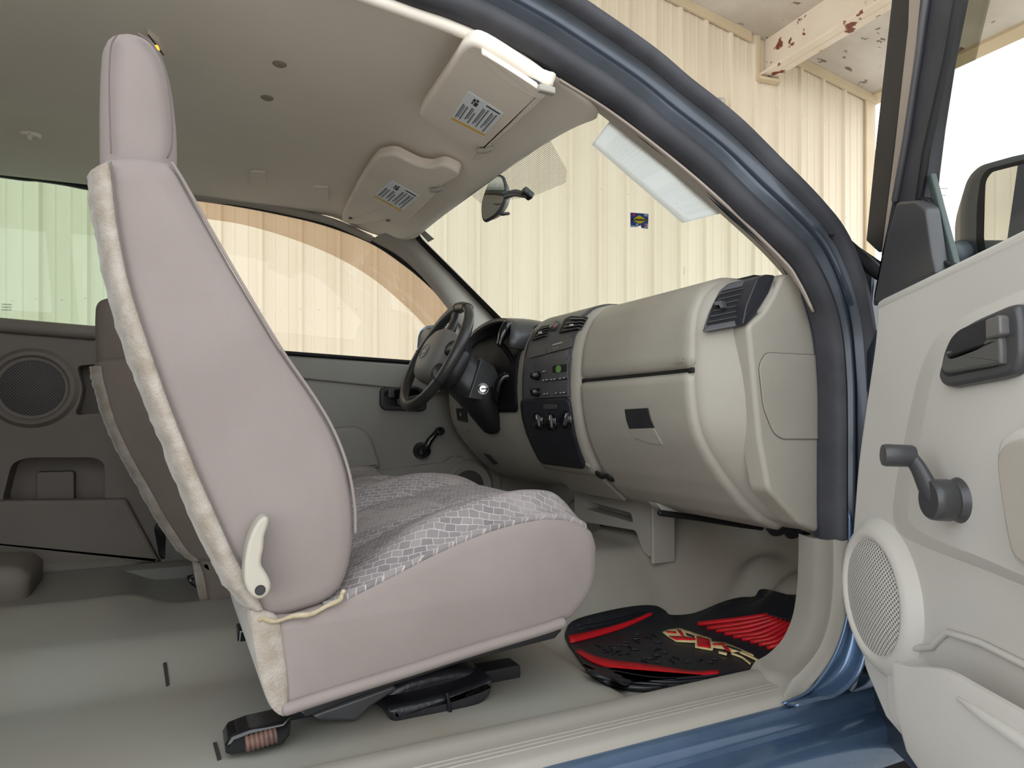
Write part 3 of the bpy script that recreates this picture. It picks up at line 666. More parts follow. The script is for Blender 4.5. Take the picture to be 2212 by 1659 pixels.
Y0 = -.600                                     # door side of the passenger seat
def sx(pts, y=Y0): return [(p.x, p.z) for p in ats(pts, 'y', y)]
BACK = [(366, 346), (384, 362), (420, 430), (500, 572), (600, 740), (676, 850), (722, 930), (752, 1010), (767, 1090), (769, 1150), (764, 1205), (750, 1255), (735, 1285), (700, 1308), (640, 1328), (590, 1338), (568, 1336), (535, 1310), (500, 1266), (470, 1205), (420, 1098), (372, 975), (330, 875), (288, 760), (250, 640), (222, 510), (207, 420), (202, 365), (206, 348), (226, 338), (262, 334), (310, 334)]
SEAM = [(238, 350), (246, 420), (258, 510), (282, 620), (322, 745), (366, 870), (412, 985), (462, 1100), (510, 1205), (545, 1268), (570, 1318)]
REAR = [(202, 362), (206, 420), (221, 510), (248, 640), (286, 760), (328, 875), (370, 975), (418, 1098), (468, 1207), (498, 1268), (540, 1318)]
HEAD = [(212, 352), (211, 250), (213, 160), (217, 100), (224, 78), (245, 62), (275, 60), (305, 66), (330, 84), (350, 112), (364, 150), (374, 205), (381, 270), (383, 330), (380, 400), (300, 430), (225, 420)]
CUSH = [(560, 1330), (640, 1328), (735, 1298), (850, 1241), (930, 1200), (1000, 1168), (1060, 1145), (1120, 1128), (1180, 1118), (1230, 1120), (1268, 1134), (1286, 1152), (1293, 1182), (1292, 1240), (1284, 1275), (1266, 1306), (1236, 1340), (1180, 1366), (1090, 1395), (1000, 1423), (900, 1455), (800, 1485), (700, 1516), (622, 1540), (604, 1530), (596, 1480), (586, 1420), (575, 1370)]
STRIP = [(541, 1322), (585, 1326), (606, 1345), (614, 1400), (622, 1460), (624, 1510), (618, 1550), (603, 1548), (585, 1530), (568, 1490), (556, 1440), (548, 1390)]

def ident(x, y, z): return (x, y, z)
def make_seat(name, tf, tfc, main, pat, flc, ysgn=1):
    """tf maps the passenger seat's coordinates to the seat being made."""
    root = empty(name, tf(.05, -.35, .05))
    made = []
    def T(o, tf=tf):
        for v in o.data.vertices: v.co = V(tf(*v.co))
        if ysgn < 0: o.data.flip_normals()
        made.append(o); return o
    hi = pillow('headrest', sx(HEAD, -.570), -.570, -.150, .022, main, root, n=56); T(hi)
    bk = pillow('backrest', sx(BACK), Y0, -.115, .020, main, root, n=80); T(bk)
    # fleece covering the rear edge and back of the backrest
    a = [(p.x, p.z) for p in cr(ats(REAR, 'y', Y0-.006), 6)]; b = [(p.x, p.z) for p in cr(ats(SEAM, 'y', Y0-.006), 6)]
    secs = []
    R = random.Random(3)
    for (ax, az), (bx, bz) in zip(a, b):
        j = .0016*R.uniform(-1, 1)
        secs.append([V((bx, -.596, bz)), V((bx-.001, -.606, bz)), V((lerp(bx, ax, .35), -.609+j*.3, lerp(bz, az, .35))), V((lerp(bx, ax, .75), -.607, lerp(bz, az, .75))), V((ax-.003+j, -.594, az)), V((ax-.010+j, -.565, az)), V((ax-.013+j, -.35, az)), V((ax-.010+j, -.150, az)), V((ax-.001, -.118, az)), V((ax+.015, -.112, az)), V((ax+.03, -.35, az))])
    T(loft('fleece_backing', secs, flc, root, smooth=60))
    # front piping seam on the backrest and its headrest
    pp = [V((p.x, Y0+.004, p.z)) for p in cr(ats([(372, 352), (392, 384), (424, 440), (504, 580), (604, 748), (678, 856), (722, 932), (752, 1012), (766, 1090), (768, 1150)], 'y', Y0+.004), 5)]
    T(tube('front_piping', pp, 
        .0022, main, root, 8))
    T(tube('side_seam', cr(ats([(p[0]+2, p[1]) for p in SEAM[:-1]], 'y', Y0-.0065), 5), .0011, M['seam'], root, 6))
    T(tube('headrest_seam', cr(ats([(240, 330), (237, 250), (236, 160), (240, 100), (252, 76)], 'y', -.5752), 5), .0011, M['seam'], root, 6))
    T(tube('headrest_piping', cr(ats([(300, 74), (326, 92), (346, 122), (359, 160), (368, 215), (372, 275), (370, 318), (362, 340)], 'y', -.5752), 5), .0015, M['seam'], root, 6))
    # cushion: plain side boxing, patterned top, hem roll
    cu = pillow('cushion_base', sx(CUSH), Y0, -.095, .014, main, root, n=90, bulge=.004); T(cu, tfc)
    top = [(p.x, p.z) for p in cr([V((p[0], 0, p[1])) for p in sx([(700, 1312), (735, 1298), (850, 1241), (930, 1200), (1000, 1168), (1060, 1145), (1120, 1128), (1180, 1118), (1230, 1120), (1264, 1133), (1282, 1150)])], 6)]
    def tp(u, v):
        k = u*(len(top)-1); i = min(int(k), len(top)-2); x = lerp(top[i][0], top[i+1][0], k-i); z = lerp(top[i][1], top[i+1][1], k-i)
        y = lerp(-.597, -.098, v); e = min(v, 1-v)
        edge = sm(0, .10, e)
        bol = .016*exp(-((y+.535)/.05)**2)+.026*exp(-((y+.150)/.06)**2)*(1-.7*sm(.14, .32, x))+.008
        rear = sm(0, .30, u)*sm(0, .22, 1-u)
        dz = edge*(bol*(.35+.65*sm(-.1, .12, x))*(.25+.75*rear)+.010*rear)
        dz -= .006*exp(-((y+.44)/.014)**2)*rear+.006*exp(-((y+.235)/.014)**2)*rear+.007*exp(-((x-.155+.3*abs(y+.34)**1.5)/.012)**2)*edge*(1 if abs(y+.34) < .11 else 0)
        # towards the tunnel the cushion rises and its nose drops away
        zz = lerp(z, z+.035*sm(.0, -.28, x-.15), v)
        return V((x-.007*sm(.9, 1, u), y, zz+dz+.004-.004*sm(.92, 1, u)))
    T(patch('cushion_top', tp, 60, 48, pat, root, solid=.012, soff=-1), tfc)
    hem = [V((p.x, Y0-.004, p.z)) for p in cr(ats([(618, 1532), (700, 1505), (800, 1474), (900, 1443), (1000, 1411), (1090, 1384), (1170, 1360), (1215, 1345)], 'y', Y0-.004), 5)]
    T(tube('bottom_hem', hem, .0085, main, root, 10), tfc)
    st = pillow('rear_fleece', [(p.x, p.z) for p in cr([V((q[0], 0, q[1])) for q in sx(STRIP, Y0-.008)], 3, True)], Y0-.004, -.13, .004, flc, root, n=40, bulge=.002); T(st, tfc)
    fo = cr(ats([(560, 1338), (590, 1340), (640, 1332), (690, 1318), (732, 1296), (742, 1278)], 'y', Y0-.004), 5)
    T(tube('foam_edge', [p+V((0, .002*sin(i*.9), .0012*sin(i*.8))) for i, p in enumerate(fo)], [.0034+.0010*sin(i*.7)*(1-i/len(fo)) for i in range(len(fo))], M['foam'], root, 8), tfc)
    return root, made, T
seat, _, T1 = make_seat('passenger_seat', ident, ident, M['fabric'], M['pattern'], M['fleece'])
tag(seat, 'pinkish grey high-back passenger seat nearest the open door, fleece-edged back', 'seat', 'front cabin seats')
# recliner lever
lv = cr(ats([(576, 1116), (582, 1122), (580, 1136), (572, 1160), (570, 1185), (566, 1205), (566, 1222), (578, 1242), (586, 1262), (582, 1282), (568, 1294), (552, 1294), (538, 1282), (529, 1262), (527, 1235), (530, 1200), (538, 1165), (552, 1134), (566, 1118)], 'y', -.640), 3, True)
l_ = slab('recliner_lever', lv, (0, .028, 0), M['lever'], seat, bev=.005, seg=3); l_['label'] = 'pale curved plastic recliner lever'
lathe('pivot_screw', at(562, 1275, 'y', -.641), (0, -1, 0), [(.0065, .0), (.0062, .001), (.004, -.003), (.001, -.004)], M['dark'], l_, 14)
# seat runners and brackets under the cushion
def runner(y, zoff=0):
    r = box('seat_rail', (.07, y, .062+zoff), (.40, .045, .03), M['dark'], seat, .004); return r
runner(-.45, -.01); runner(-.16, -.01)
bk = [(486, 1612), (500, 1592), (540, 1576), (575, 1568), (610, 1560), (632, 1542), (628, 1590), (612, 1612), (560, 1622), (500, 1634), (488, 1630)]
b_ = slab('rail_bracket', [at(p[0], p[1], 'y', -.565) for p in bk], (0, .05, 0), M['gloss_black'], seat, bev=.006, seg=3)
lathe('bracket_spring', at(530, 1608, 'y', -.568), at(575, 1594, 'y', -.566)-at(530, 1608, 'y', -.568), [(.001, 0), (.009, 0)]+[(.009+.0022*(k % 2), .003*k) for k in range(14)]+[(.001, .042)], M['rust'], b_, 14)
bk = [(445, 1445), (452, 1432), (490, 1420), (512, 1398), (515, 1362), (560, 1352), (590, 1400), (580, 1438), (500, 1452), (455, 1458)]
b_ = slab('rail_bracket', [at(p[0], p[1], 'y', -.165) for p in bk], (0, .045, 0), M['gloss_black'], seat, bev=.006, seg=3)
box('bracket_bolt', at(480, 1440, 'y', -.168), (.014, .004, .014), M['steel'], b_, .001)
fr_ = slab('seat_frame', [at(p[0], p[1], 'y', -.55) for p in ((640, 1530), (900, 1450), (1180, 1362), (1215, 1362), (1200, 1380), (1000, 1432), (760, 1512), (660, 1552))], (0, .42, 0), M['dark'], seat, bev=.004)
slab('adjuster_cover', [at(p[0], p[1], 'y', -.53) for p in ((672, 1545), (760, 1512), (850, 1480), (860, 1490), (800, 1530), (770, 1560), (690, 1560))], (0, .05, 0), M['charcoal'], seat, bev=.006)

# driver seat: mirrored, lower and leaned further back
def tfd(x, y, z):
    t = z-.235
    return (x-.045-.02*t, .115+(-.095-y)*.97, .165+t*(.90 if t < 0 else .78))
def tfdc(x, y, z):
    return (x-.045+.03*sm(-.1, .2, x), .115+(-.095-y)*.97, z-.06+.03*sm(-.15, .2, x))
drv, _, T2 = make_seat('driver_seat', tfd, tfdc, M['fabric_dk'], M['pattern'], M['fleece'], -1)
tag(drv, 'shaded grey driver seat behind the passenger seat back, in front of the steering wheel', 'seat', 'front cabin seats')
slab('rail_bracket', [at(p[0], p[1], 'y', .16) for p in ((404, 1252), (420, 1248), (440, 1262), (500, 1270), (500, 1320), (470, 1312), (450, 1290), (410, 1262))], (0, .04, 0), M['gloss_black'], drv, bev=.005)
# folding centre armrest bolster seen between the cushions
cb = pillow('center_cushion', [(.00, .26), (.03, .325), (.08, .352), (.14, .355), (.19, .345), (.225, .32), (.235, .28), (.20, .24), (.05, .23)], -.072, .095, .02, M['pattern'], None, n=40)
tag(cb, 'small patterned middle cushion between the two front seats', 'cushion')
bkl = empty('belt_buckle', at(779, 1084, 'y', -.10)); tag(bkl, 'black seat belt buckle with red button beside the passenger backrest', 'buckle')
_s = at(779, 1084, 'y', -.10)
box('buckle_body', _s+V((0, 0, -.018)), (.026, .016, .062), M['gloss_black'], bkl, .004, rot=Matrix.Rotation(radians(-18), 3, 'Y'))
box('release_button', _s+V((-.008, -.004, .014)), (.020, .012, .012), M['button_red'], bkl, .002, rot=Matrix.Rotation(radians(-18), 3, 'Y'))
# black pouch lying under the cushion
po = empty('tool_pouch', at(940, 1520, 'y', -.50)); tag(po, 'black vinyl jack pouch lying under the passenger seat', 'pouch')
pp = [at(p[0], p[1], 'y', -.545) for p in ((842, 1532), (900, 1518), (975, 1500), (1040, 1478), (1064, 1466), (1067, 1480), (1060, 1508), (1030, 1530), (970, 1548), (900, 1560), (858, 1568), (846, 1558))]
slab('pouch_front', cr(pp, 3, True), (0, .06, 0), M['pouch'], po, bev=.012, seg=4)
pp = [at(p[0], p[1], 'y', -.50) for p in ((830, 1500), (880, 1470), (960, 1450), (1020, 1446), (1056, 1462), (1060, 1485), (1000, 1512), (900, 1540), (850, 1545), (822, 1530))]
slab('pouch_body', cr(pp, 3, True), (0, .14, 0), M['pouch'], po, bev=.014, seg=4)
tube('pouch_strap', ats([(966, 1498), (970, 1520), (974, 1548)], 'y', -.548), .003, M['rubber_blk'], po, 8)
# ------------------------------------------------------------------ dashboard
PROF = [(1.08, .66), (1.0, .715), (.92, .748), (.84, .768), (.76, .777), (.70, .775), (.665, .765), (.637, .742), (.617, .705), (.606, .665), (.6015, .625), (.600, .585), (.602, .545), (.608, .505), (.618, .465), (.632, .43), (.655, .385), (.685, .345), (.72, .315), (.78, .292), (.87, .277)]
_L = [0]
for (a, b), (c, d) in zip(PROF[:-1], PROF[1:]): _L.append(_L[-1]+sqrt((c-a)**2+(d-b)**2))
def prof_at(t):                                # t 0..1 along the section
    s = t*_L[-1]
    for i in range(len(PROF)-1):
        if s <= _L[i+1]+1e-9:
            k = (s-_L[i])/(_L[i+1]-_L[i]); p = V((PROF[i][0], 0, PROF[i][1])).lerp(V((PROF[i+1][0], 0, PROF[i+1][1])), k)
            return p
    return V((PROF[-1][0], 0, PROF[-1][1]))
def dshift(y, z): return -.050*min(1, (abs(y)/.61)**2)*sm(.30, .50, z) - .012*sm(.62, .74, z)*min(1, (abs(y)/.61)**2)
def zdrop(y, z): return -.014*sm(.55, .76, z)*min(1, (abs(y)/.61)**2)
def S(y, t, off=0):
    p = prof_at(t); q = prof_at(min(1, t+.004)); r = prof_at(max(0, t-.004)); tx, tz = q.x-r.x, q.z-r.z; l = sqrt(tx*tx+tz*tz)
    nx, nz = tz/l, -tx/l                       # towards the cabin
    return V((p.x+dshift(y, p.z)+nx*off, y, p.z+zdrop(y, p.z)+nz*off))
TZ = sorted((prof_at(k/400).z, k/400) for k in range(150, 401))
def t_of_z(z):
    for (a, ta), (b, tb) in zip(TZ[:-1], TZ[1:]):
        if z <= b: return ta
    return TZ[-1][1]
FX = sorted((z, x) for x, z in PROF[5:])
_FXO = {}
def fxo(off):
    k = round(off, 4)
    if k not in _FXO:
        tb = []
        for q in range(20, 201):
            p = S(0, q/200, k)
            tb.append((p.z, p.x))
        top = max(range(len(tb)), key=lambda i: tb[i][0])
        _FXO[k] = sorted(tb[top:])
    return _FXO[k]
def dash_f(p, off=0):
    z = p.z-zdrop(p.y, p.z); tb = fxo(off)
    if z > tb[-1][0]: return -.01
    return p.x-(interp(tb, z)+dshift(p.y, p.z))
def ondash(px, py, off=0): return march(px, py, lambda p: dash_f(p, off), .6, 3.2, 800)

dash = empty('dashboard', (.75, 0, .5)); tag(dash, 'wide grey-beige dashboard with dark centre stack and glove box', 'dashboard')
secs = []
def yst(y, ins):
    out = []
    for k in range(61):
        p = S(y, k/60, 0); out.append(p+V((ins*sm(.98, .80, p.x), 0, -.10*max(0, ins-.03)*sm(.70, .76, p.z))))
    return out
# body with angled, softly rounded ends
ends = [(-.690, .090), (-.689, .083), (-.686, .076), (-.680, .068), (-.671, .058), (-.655, .042), (-.640, .027), (-.630, .018), (-.621, .010), (-.612, .004), (-.600, 0)]
allst = ends+[(lerp(-.59, .59, k/20), 0) for k in range(21)]+[(-y, i) for y, i in ends[::-1]]
bm = bmesh.new(); R = []
for y, i in allst:
    pr_ = yst(y, i); R.append([bm.verts.new(p) for p in pr_]+[bm.verts.new(V((1.12, y, .45)))])
n = len(R[0])
for a, b in zip(R[:-1], R[1:]):
    for i in range(n): bm.faces.new((a[i], a[(i+1) % n], b[(i+1) % n], b[i]))
bm.faces.new(R[0]); bm.faces.new(list(reversed(R[-1])))
mk('dash_body', bm, M['dash'], dash, smooth=50)

def dpatch(name, y0, y1, t0, t1, off, mat, parent, nu=24, nv=24, r=.012, solid=.01, rt=None):
    """a panel lying on the dash with rounded corners; y limits may be functions of t"""
    Lt = (t1-t0)*_L[-1]
    def fn(u, v):
        t = lerp(t0, t1, u); a = y0(t) if callable(y0) else y0; b = y1(t) if callable(y1) else y1
        d = min(u, 1-u)*Lt; k = 0
        if d < r: k = r-sqrt(max(0, r*r-(r-d)**2))
        s = 1 if b > a else -1
        y = lerp(a+s*k, b-s*k, v)
        ed = min(v*abs(b-a), (1-v)*abs(b-a), d); o = off*(1 if rt is None else sm(-.0001, rt, ed))-solid/2
        return S(y, t, o)
    return patch(name, fn, nu, nv, mat, parent, solid=solid, soff=0, smooth=60)
t60, t58, t30 = t_of_z(.598), t_of_z(.589), t_of_z(.292)
ab = dpatch('airbag_cover', -.158, -.606, .19, t60, .010, M['dash'], dash, 40, 40, .012, .008, rt=.016)
_a, _b, _c = ondash(1450, 783, .012), ondash(1478, 779, .012), ondash(1464, 772, .012)
text_mesh('airbag_lettering', 'AIRBAG', (_b-_a).length*.27, ondash(1464, 780, .0165), _b-_a, _c-ondash(1464, 788, .012), pm('embossed_lettering', (146, 139, 128), .5), ab, ext=.0005)
gb = dpatch('glove_box_door', -.160, -.604, t58, t30, .010, M['dash'], dash, 40, 40, .010, .008, rt=.010)
# shadow gap filler between the two
dpatch('panel_gap', -.158, -.606, t60-.001, t58+.001, .001, M['black'], dash, 4, 20, .001, .002)
# latch with finger scoop
lp = [(1348, 884), (1398, 881), (1404, 905), (1412, 924), (1358, 926), (1352, 908)]
lt_ = slab('latch', [ondash(p[0], p[1], .013) for p in lp], V((.012, 0, 0)), M['dark'], gb, bev=.002)
sc = [(1358, 926), (1411, 925), (1424, 948), (1431, 962), (1400, 958), (1378, 950), (1370, 948)]
slab('finger_scoop', [ondash(p[0], p[1], .0125) for p in sc], V((.006, 0, 0)), M['dash'], gb, bev=.002)
# end cap access cover on the side
side = [at(p[0], p[1], 'y', -.6945) for p in ((1640, 790), (1655, 762), (1782, 768), (1796, 785), (1799, 800), (1799, 930), (1790, 948), (1690, 948), (1672, 935), (1650, 880))]
slab('side_cover', rnd(side, .012), (0, .004, 0), M['dash'], dash, bev=.001)
gsd = rnd([p+V((0, .0008, 0)) for p in [at(q[0], q[1], 'y', -.6945) for q in ((1638.5, 790), (1653.5, 760.5), (1783, 766.5), (1797.5, 784), (1800.5, 800), (1800.5, 931), (1791, 949.5), (1689, 949.5), (1670.5, 936), (1648.5, 880.5))]], .012)
slab('cover_seam', gsd, (0, .002, 0), M['seam'], dash, bev=0)

# side vent pod -------------------------------------------------------------------
vp = empty('tmp'); bpy.data.objects.remove(vp)
F0 = [at(1512, 719, 'y', -.545), at(1600, 700, 'y', -.648), at(1628, 606, 'y', -.648), at(1560, 618, 'y', -.545)]
F0 = [p+V((-.012, -.004, .002)) for p in (at(1514, 719, 'y', -.617), at(1603, 702, 'y', -.674), at(1630, 607, 'y', -.674), at(1552, 628, 'y', -.617))]
def vplane(px, py, e=0.0):
    nn = (F0[1]-F0[0]).cross(F0[3]-F0[0]).normalized()
    if nn.x > 0: nn = -nn
    return plane_at(px, py, F0[0]+nn*e, nn), nn
fc = [(1514, 719), (1603, 702), (1630, 607), (1622, 600), (1570, 612), (1552, 628), (1530, 672)]
P_, VN = vplane(1560, 660)
hous = slab('side_vent', rnd([vplane(p[0], p[1])[0] for p in fc], .006), V((.04, 0, .004)), M['bezel'], dash, bev=.004, seg=3)
# flat black sheet painting the dark inside the vent
slab('vent_dark_sheet', rnd([vplane(p[0], p[1], .0015)[0] for p in ((1525, 703), (1594, 690), (1612, 616), (1560, 628), (1543, 650))], .004), V((.001, 0, 0)), M['black'], hous, bev=0)
for k in range(6):
    t = (k+.5)/6; a = V((1525+.0, 703, 0)).lerp(V((1556, 630, 0)), t); b = V((1594, 690, 0)).lerp(V((1612, 616, 0)), t)
    A_, B_ = vplane(a.x, a.y, .004)[0], vplane(b.x, b.y, .004)[0]
    slab('slat', [A_, B_, B_+V((.004, 0, .0028)), A_+V((.004, 0, .0028))], V((.016, 0, -.004)), M['bezel'], hous, bev=.0005)
slab('thumb_tab', rnd([vplane(p[0], p[1], .012)[0] for p in ((1541, 652), (1556, 648), (1562, 664), (1556, 666), (1552, 658), (1543, 660))], .002), V((.010, 0, 0)), M['charcoal'], hous, bev=.001)
# black side cheek of the pod
ck = [at(p[0], p[1], 'y', -.6915) for p in ((1604, 702), (1614, 700), (1640, 668), (1662, 632), (1676, 594), (1655, 592), (1636, 600), (1628, 620), (1612, 660))]
slab('vent_cheek', rnd(ck, .006), (0, .05, 0), M['bezel_lo'], dash, bev=.003)
slab('defogger_vent', [at(p[0], p[1], 'y', -.60)+V((.01, 0, 0)) for p in ((1562, 612), (1588, 606), (1622, 598), (1640, 594), (1622, 592), (1580, 602))], (0, .06, 0), M['charcoal'], dash, bev=.002)
# end panel beside the pod, closing up to the pillar
slab('end_panel', rnd([at(p[0], p[1], 'y', -.6925) for p in ((1616, 702), (1650, 672), (1672, 634), (1690, 592), (1705, 590), (1742, 602), (1790, 700), (1806, 820), (1812, 1000), (1814, 1158), (1790, 1160), (1730, 1134), (1660, 1060), (1640, 950))], .01), (0, .04, 0), M['dash'], dash, bev=.009, seg=4)
# centre stack ---------------------------------------------------------------------
t_lo, t_hi = t_of_z(.388), .235
def bw(t): return .133-.012*sm(t_of_z(.52), t_lo, t)
sur = dpatch('stack_surround', lambda t: bw(t)+.028, lambda t: -bw(t)-.026, .20, t_of_z(.36), .014, M['dash'], dash, 50, 16, .02, .012, rt=.012)
bz = dpatch('center_bezel', lambda t: bw(t), lambda t: -bw(t), t_hi, t_lo, .020, M['bezel'], dash, 50, 20, .018, .012, rt=.004)
dpatch('lower_bezel', lambda t: bw(t)-.002, lambda t: -bw(t)+.002, t_of_z(.555), t_lo+.002, .0225, M['bezel_lo'], bz, 30, 16, .02, .004)
OF = .024
def bp(px, py, e=OF): return ondash(px, py, e)
def bpoly(name, pts, mat, parent, e=OF, th=.006, r=.002, bev=.0012):
    return slab(name, rnd([bp(p[0], p[1], e) for p in pts], r), V((th, 0, 0)), mat, parent, bev=bev)
# two vents and the hazard switch
for q in (((1206, 721), (1247, 712), (1262, 684), (1232, 682), (1218, 690)), ((1147, 737), (1177, 727), (1186, 701), (1170, 705), (1158, 716))):
    vt = bpoly('center_vent', q, M['black'], bz, .023, .02, .006)
    a0, a1, b1, b0 = [V((p[0], p[1], 0)) for p in (q[0], q[1], q[2], q[-2])]
    for k in range(4):
        t = (k+.6)/4.4; a, b = a0.lerp(b0, t), a1.lerp(b1, t); a, b = a.lerp(b, .04), b.lerp(a, .04); A_, B_ = bp(a.x, a.y, .027), bp(b.x, b.y, .027)
        slab('slat', [A_, B_, B_+V((.003, 0, .0022)), A_+V((.003, 0, .0022))], V((.012, 0, -.003)), M['bezel'], vt, bev=.0004)
    m_ = a0.lerp(b1, .5); mm = bp(m_.x, m_.y, .032); box('thumb_tab', mm, (.006, .013, .005), M['chrome'] if False else M['steel'], vt, .001)
hz = lathe('hazard_switch', bp(1196, 703, .024), (-.8, 0, .6), [(.001, .006), (.012, .006), (.015, .003), (.016, -.004)], M['charcoal'], bz, 20)
lathe('hazard_mark', bp(1199, 704, .033), (-.8, 0, .6), [(.001, .0012), (.006, .001), (.007, -.002)], pm('hazard_red', (176, 84, 66), .4), hz, 3)
# blank and airbag indicator panels
bpoly('blank_panel', ((1142, 763), (1179, 752), (1178, 765), (1141, 774)), M['charcoal'], bz)
ip = bpoly('indicator_panel', ((1181, 751), (1234, 731), (1232, 750), (1180, 764)), M['charcoal'], bz)
_a, _b, _c = bp(1194, 746, .026), bp(1214, 740.5, .026), bp(1203, 735, .026)
text_mesh('indicator_lettering', 'PASSENGER AIRBAG', (_b-_a).length*.12, bp(1204, 742.5, .026), _b-_a, _c-bp(1204, 752, .026), M['white_mark'], ip, ext=.0003)
text_mesh('indicator_lettering', 'OFF   ON', (_b-_a).length*.13, bp(1200, 752, .026), _b-_a, _c-bp(1204, 752, .026), M['grey_mark'], ip, ext=.0003)
# radio
rd = bpoly('radio', ((1151, 861), (1226, 857), (1228, 768), (1222, 769), (1160, 779), (1151, 783)), M['bezel'], bz, .0245, .01, .004)
bpoly('face_plate', ((1171, 823), (1225, 818), (1226, 781), (1221, 779), (1174, 786), (1170, 790)), M['charcoal'], rd, .027, .004, .003)
dsp = bpoly('display', ((1193, 805), (1222, 802), (1223, 786), (1196, 789), (1192, 793)), M['black'], rd, .029, .003, .003)
lathe('lcd', bp(1206, 797, .0305), (-1, 0, 0), [(.0001, .0008), (.0105, .0006), (.0108, -.001)], M['lcd'], dsp, 20, sx=1.15, sy=.85)
for x, y in ((1173, 821), (1180, 820), (1190, 819.5), (1197, 818.5), (1209, 817), (1217, 815.5), (1175, 850.5), (1181, 850), (1200, 848.5), (1210, 848), (1217, 847.5), (1174, 802)):
    q = bpoly('button', ((x-3, y+2.6), (x+3, y+2.1), (x+3, y-3.2), (x-3, y-2.7)), M['charcoal'], rd, .030, .005, .001, .001)
    bpoly('button_mark', ((x-1.3, y+1.6), (x+1.3, y+1.4), (x+1, y-.6), (x-1, y-.4)), M['white_mark'], q, .0308, .001, .0002, 0)
for y in (812, 848):
    lathe('radio_knob', bp(1163, y, .024), (-1, 0, .05), [(.001, .022), (.0085, .021), (.0105, .018), (.0115, .004), (.0125, 0)], M['gloss_black'], rd, 24)
# heater controls
cc = bpoly('mode_switch', ((1174, 884), (1200, 884), (1201, 876), (1198, 873), (1176, 873), (1173, 876)), M['charcoal'], bz, .027, .006, .003)
for x, y, a in ((1163, 908, .35), (1191, 910, .15), (1223, 905, -.5)):
    kn = lathe('heater_knob', bp(x, y, .023), (-1, 0, .12), [(.001, .012), (.017, .012), (.0195, .009), (.0215, .002), (.0235, .004), (.025, .002), (.026, -.003)], M['gloss_black'], bz, 28)
    c = bp(x, y, .040); d = V((0, sin(a), cos(a)))
    tube('knob_grip', [c-d*.015, c-d*.005, c+d*.006, c+d*.016], [.004, .0046, .0042, .0026], M['charcoal'], kn, 8)
    tube('pointer', [c+d*.004+V((-.0052, 0, 0)), c+d*.014+V((-.004, 0, 0))], .0009, M['white_mark'], kn, 6)
# lower storage shelf with two power sockets
SH = [V((.632, .115, .386)), V((.632, -.128, .386)), V((.742, -.138, .290)), V((.742, .125, .290))]
SHN = newell(SH); SHN = SHN if SHN.x < 0 else -SHN
tr = slab('lower_shelf', rnd(SH, .01), -SHN*.06, M['dash'], dash, bev=.006)
for px, py in ((1297, 1025), (1318, 1031)):
    so = lathe('power_socket', plane_at(px, py, SH[0]+SHN*.001, SHN), SHN, [(.001, .005), (.011, .006), (.0135, .004), (.015, 0)], M['rubber_blk'], tr, 20)
# driver side: lower knee panel and cluster hood
hd = [V((p.x, 0, p.z)) for p in ats([(1016, 800), (1030, 760), (1052, 728), (1080, 706), (1105, 698), (1140, 700)], 'y', .33)]
def hood(u, v):                                # arch over the gauges
    a = pi*u; y = .335-.168*cos(a); zt = .700+.098*sin(a)**.6 if sin(a) > 0 else .700
    x = lerp(.590-.03*(1-sin(a)), .82, v); return V((x, y, zt-.02*v+.012*sin(pi*v)*sin(a)))
patch('gauge_hood', hood, 40, 10, M['charcoal'], dash, solid=.012, soff=0)
slab('gauge_face', [V((.655, .18, .60)), V((.655, .49, .60)), V((.690, .48, .75)), V((.69, .40, .785)), V((.69, .27, .785)), V((.690, .19, .75))], V((.02, 0, 0)), M['black'], dash, bev=.002)
gl = slab('gauge_lens', [V((.640, .185, .60)), V((.640, .485, .60)), V((.668, .475, .745)), V((.668, .40, .772)), V((.668, .27, .772)), V((.668, .195, .745))], V((.002, 0, 0)), glass('gauge_lens', (.6, .62, .68), .05), dash, bev=0)
for y in (.26, .335, .41):
    lathe('gauge_ring', V((.664, y, .69)), (-1, 0, .18), [(.030 if y == .335 else .026, 0), (.032 if y == .335 else .028, .004), (.034 if y == .335 else .030, 0)], M['charcoal'], dash, 24)
dpatch('gauge_dark_overlay', .500, .178, t_of_z(.772), t_of_z(.520), .008, M['black'], dash, 24, 24, .012, .004)  # black overlay: cluster interior and recess shade painted, not carved
# dark cowl of the gauges down each side
# knee panel switch
sw = slab('dimmer_panel', rnd([ondash(p[0], p[1], .006) for p in ((984, 882), (1004, 882), (1008, 912), (988, 908))], .002), V((.01, 0, 0)), M['dark'], dash, bev=.001)
box('dimmer_mark', ondash(995, 895, .0075), (.002, .006, .010), M['white_mark'], sw, .0005)
slab('dimmer_scoop', rnd([ondash(p[0], p[1], .003) for p in ((988, 912), (1010, 914), (1014, 926), (1004, 934), (994, 926))], .004), V((.004, 0, 0)), M['dash'], dash, bev=.001)
slab('hood_release', rnd([ondash(p[0], p[1], .006) for p in ((1044, 980), (1056, 984), (1072, 1002), (1066, 1004))], .002), V((.01, 0, 0)), M['dark'], dash, bev=.001)
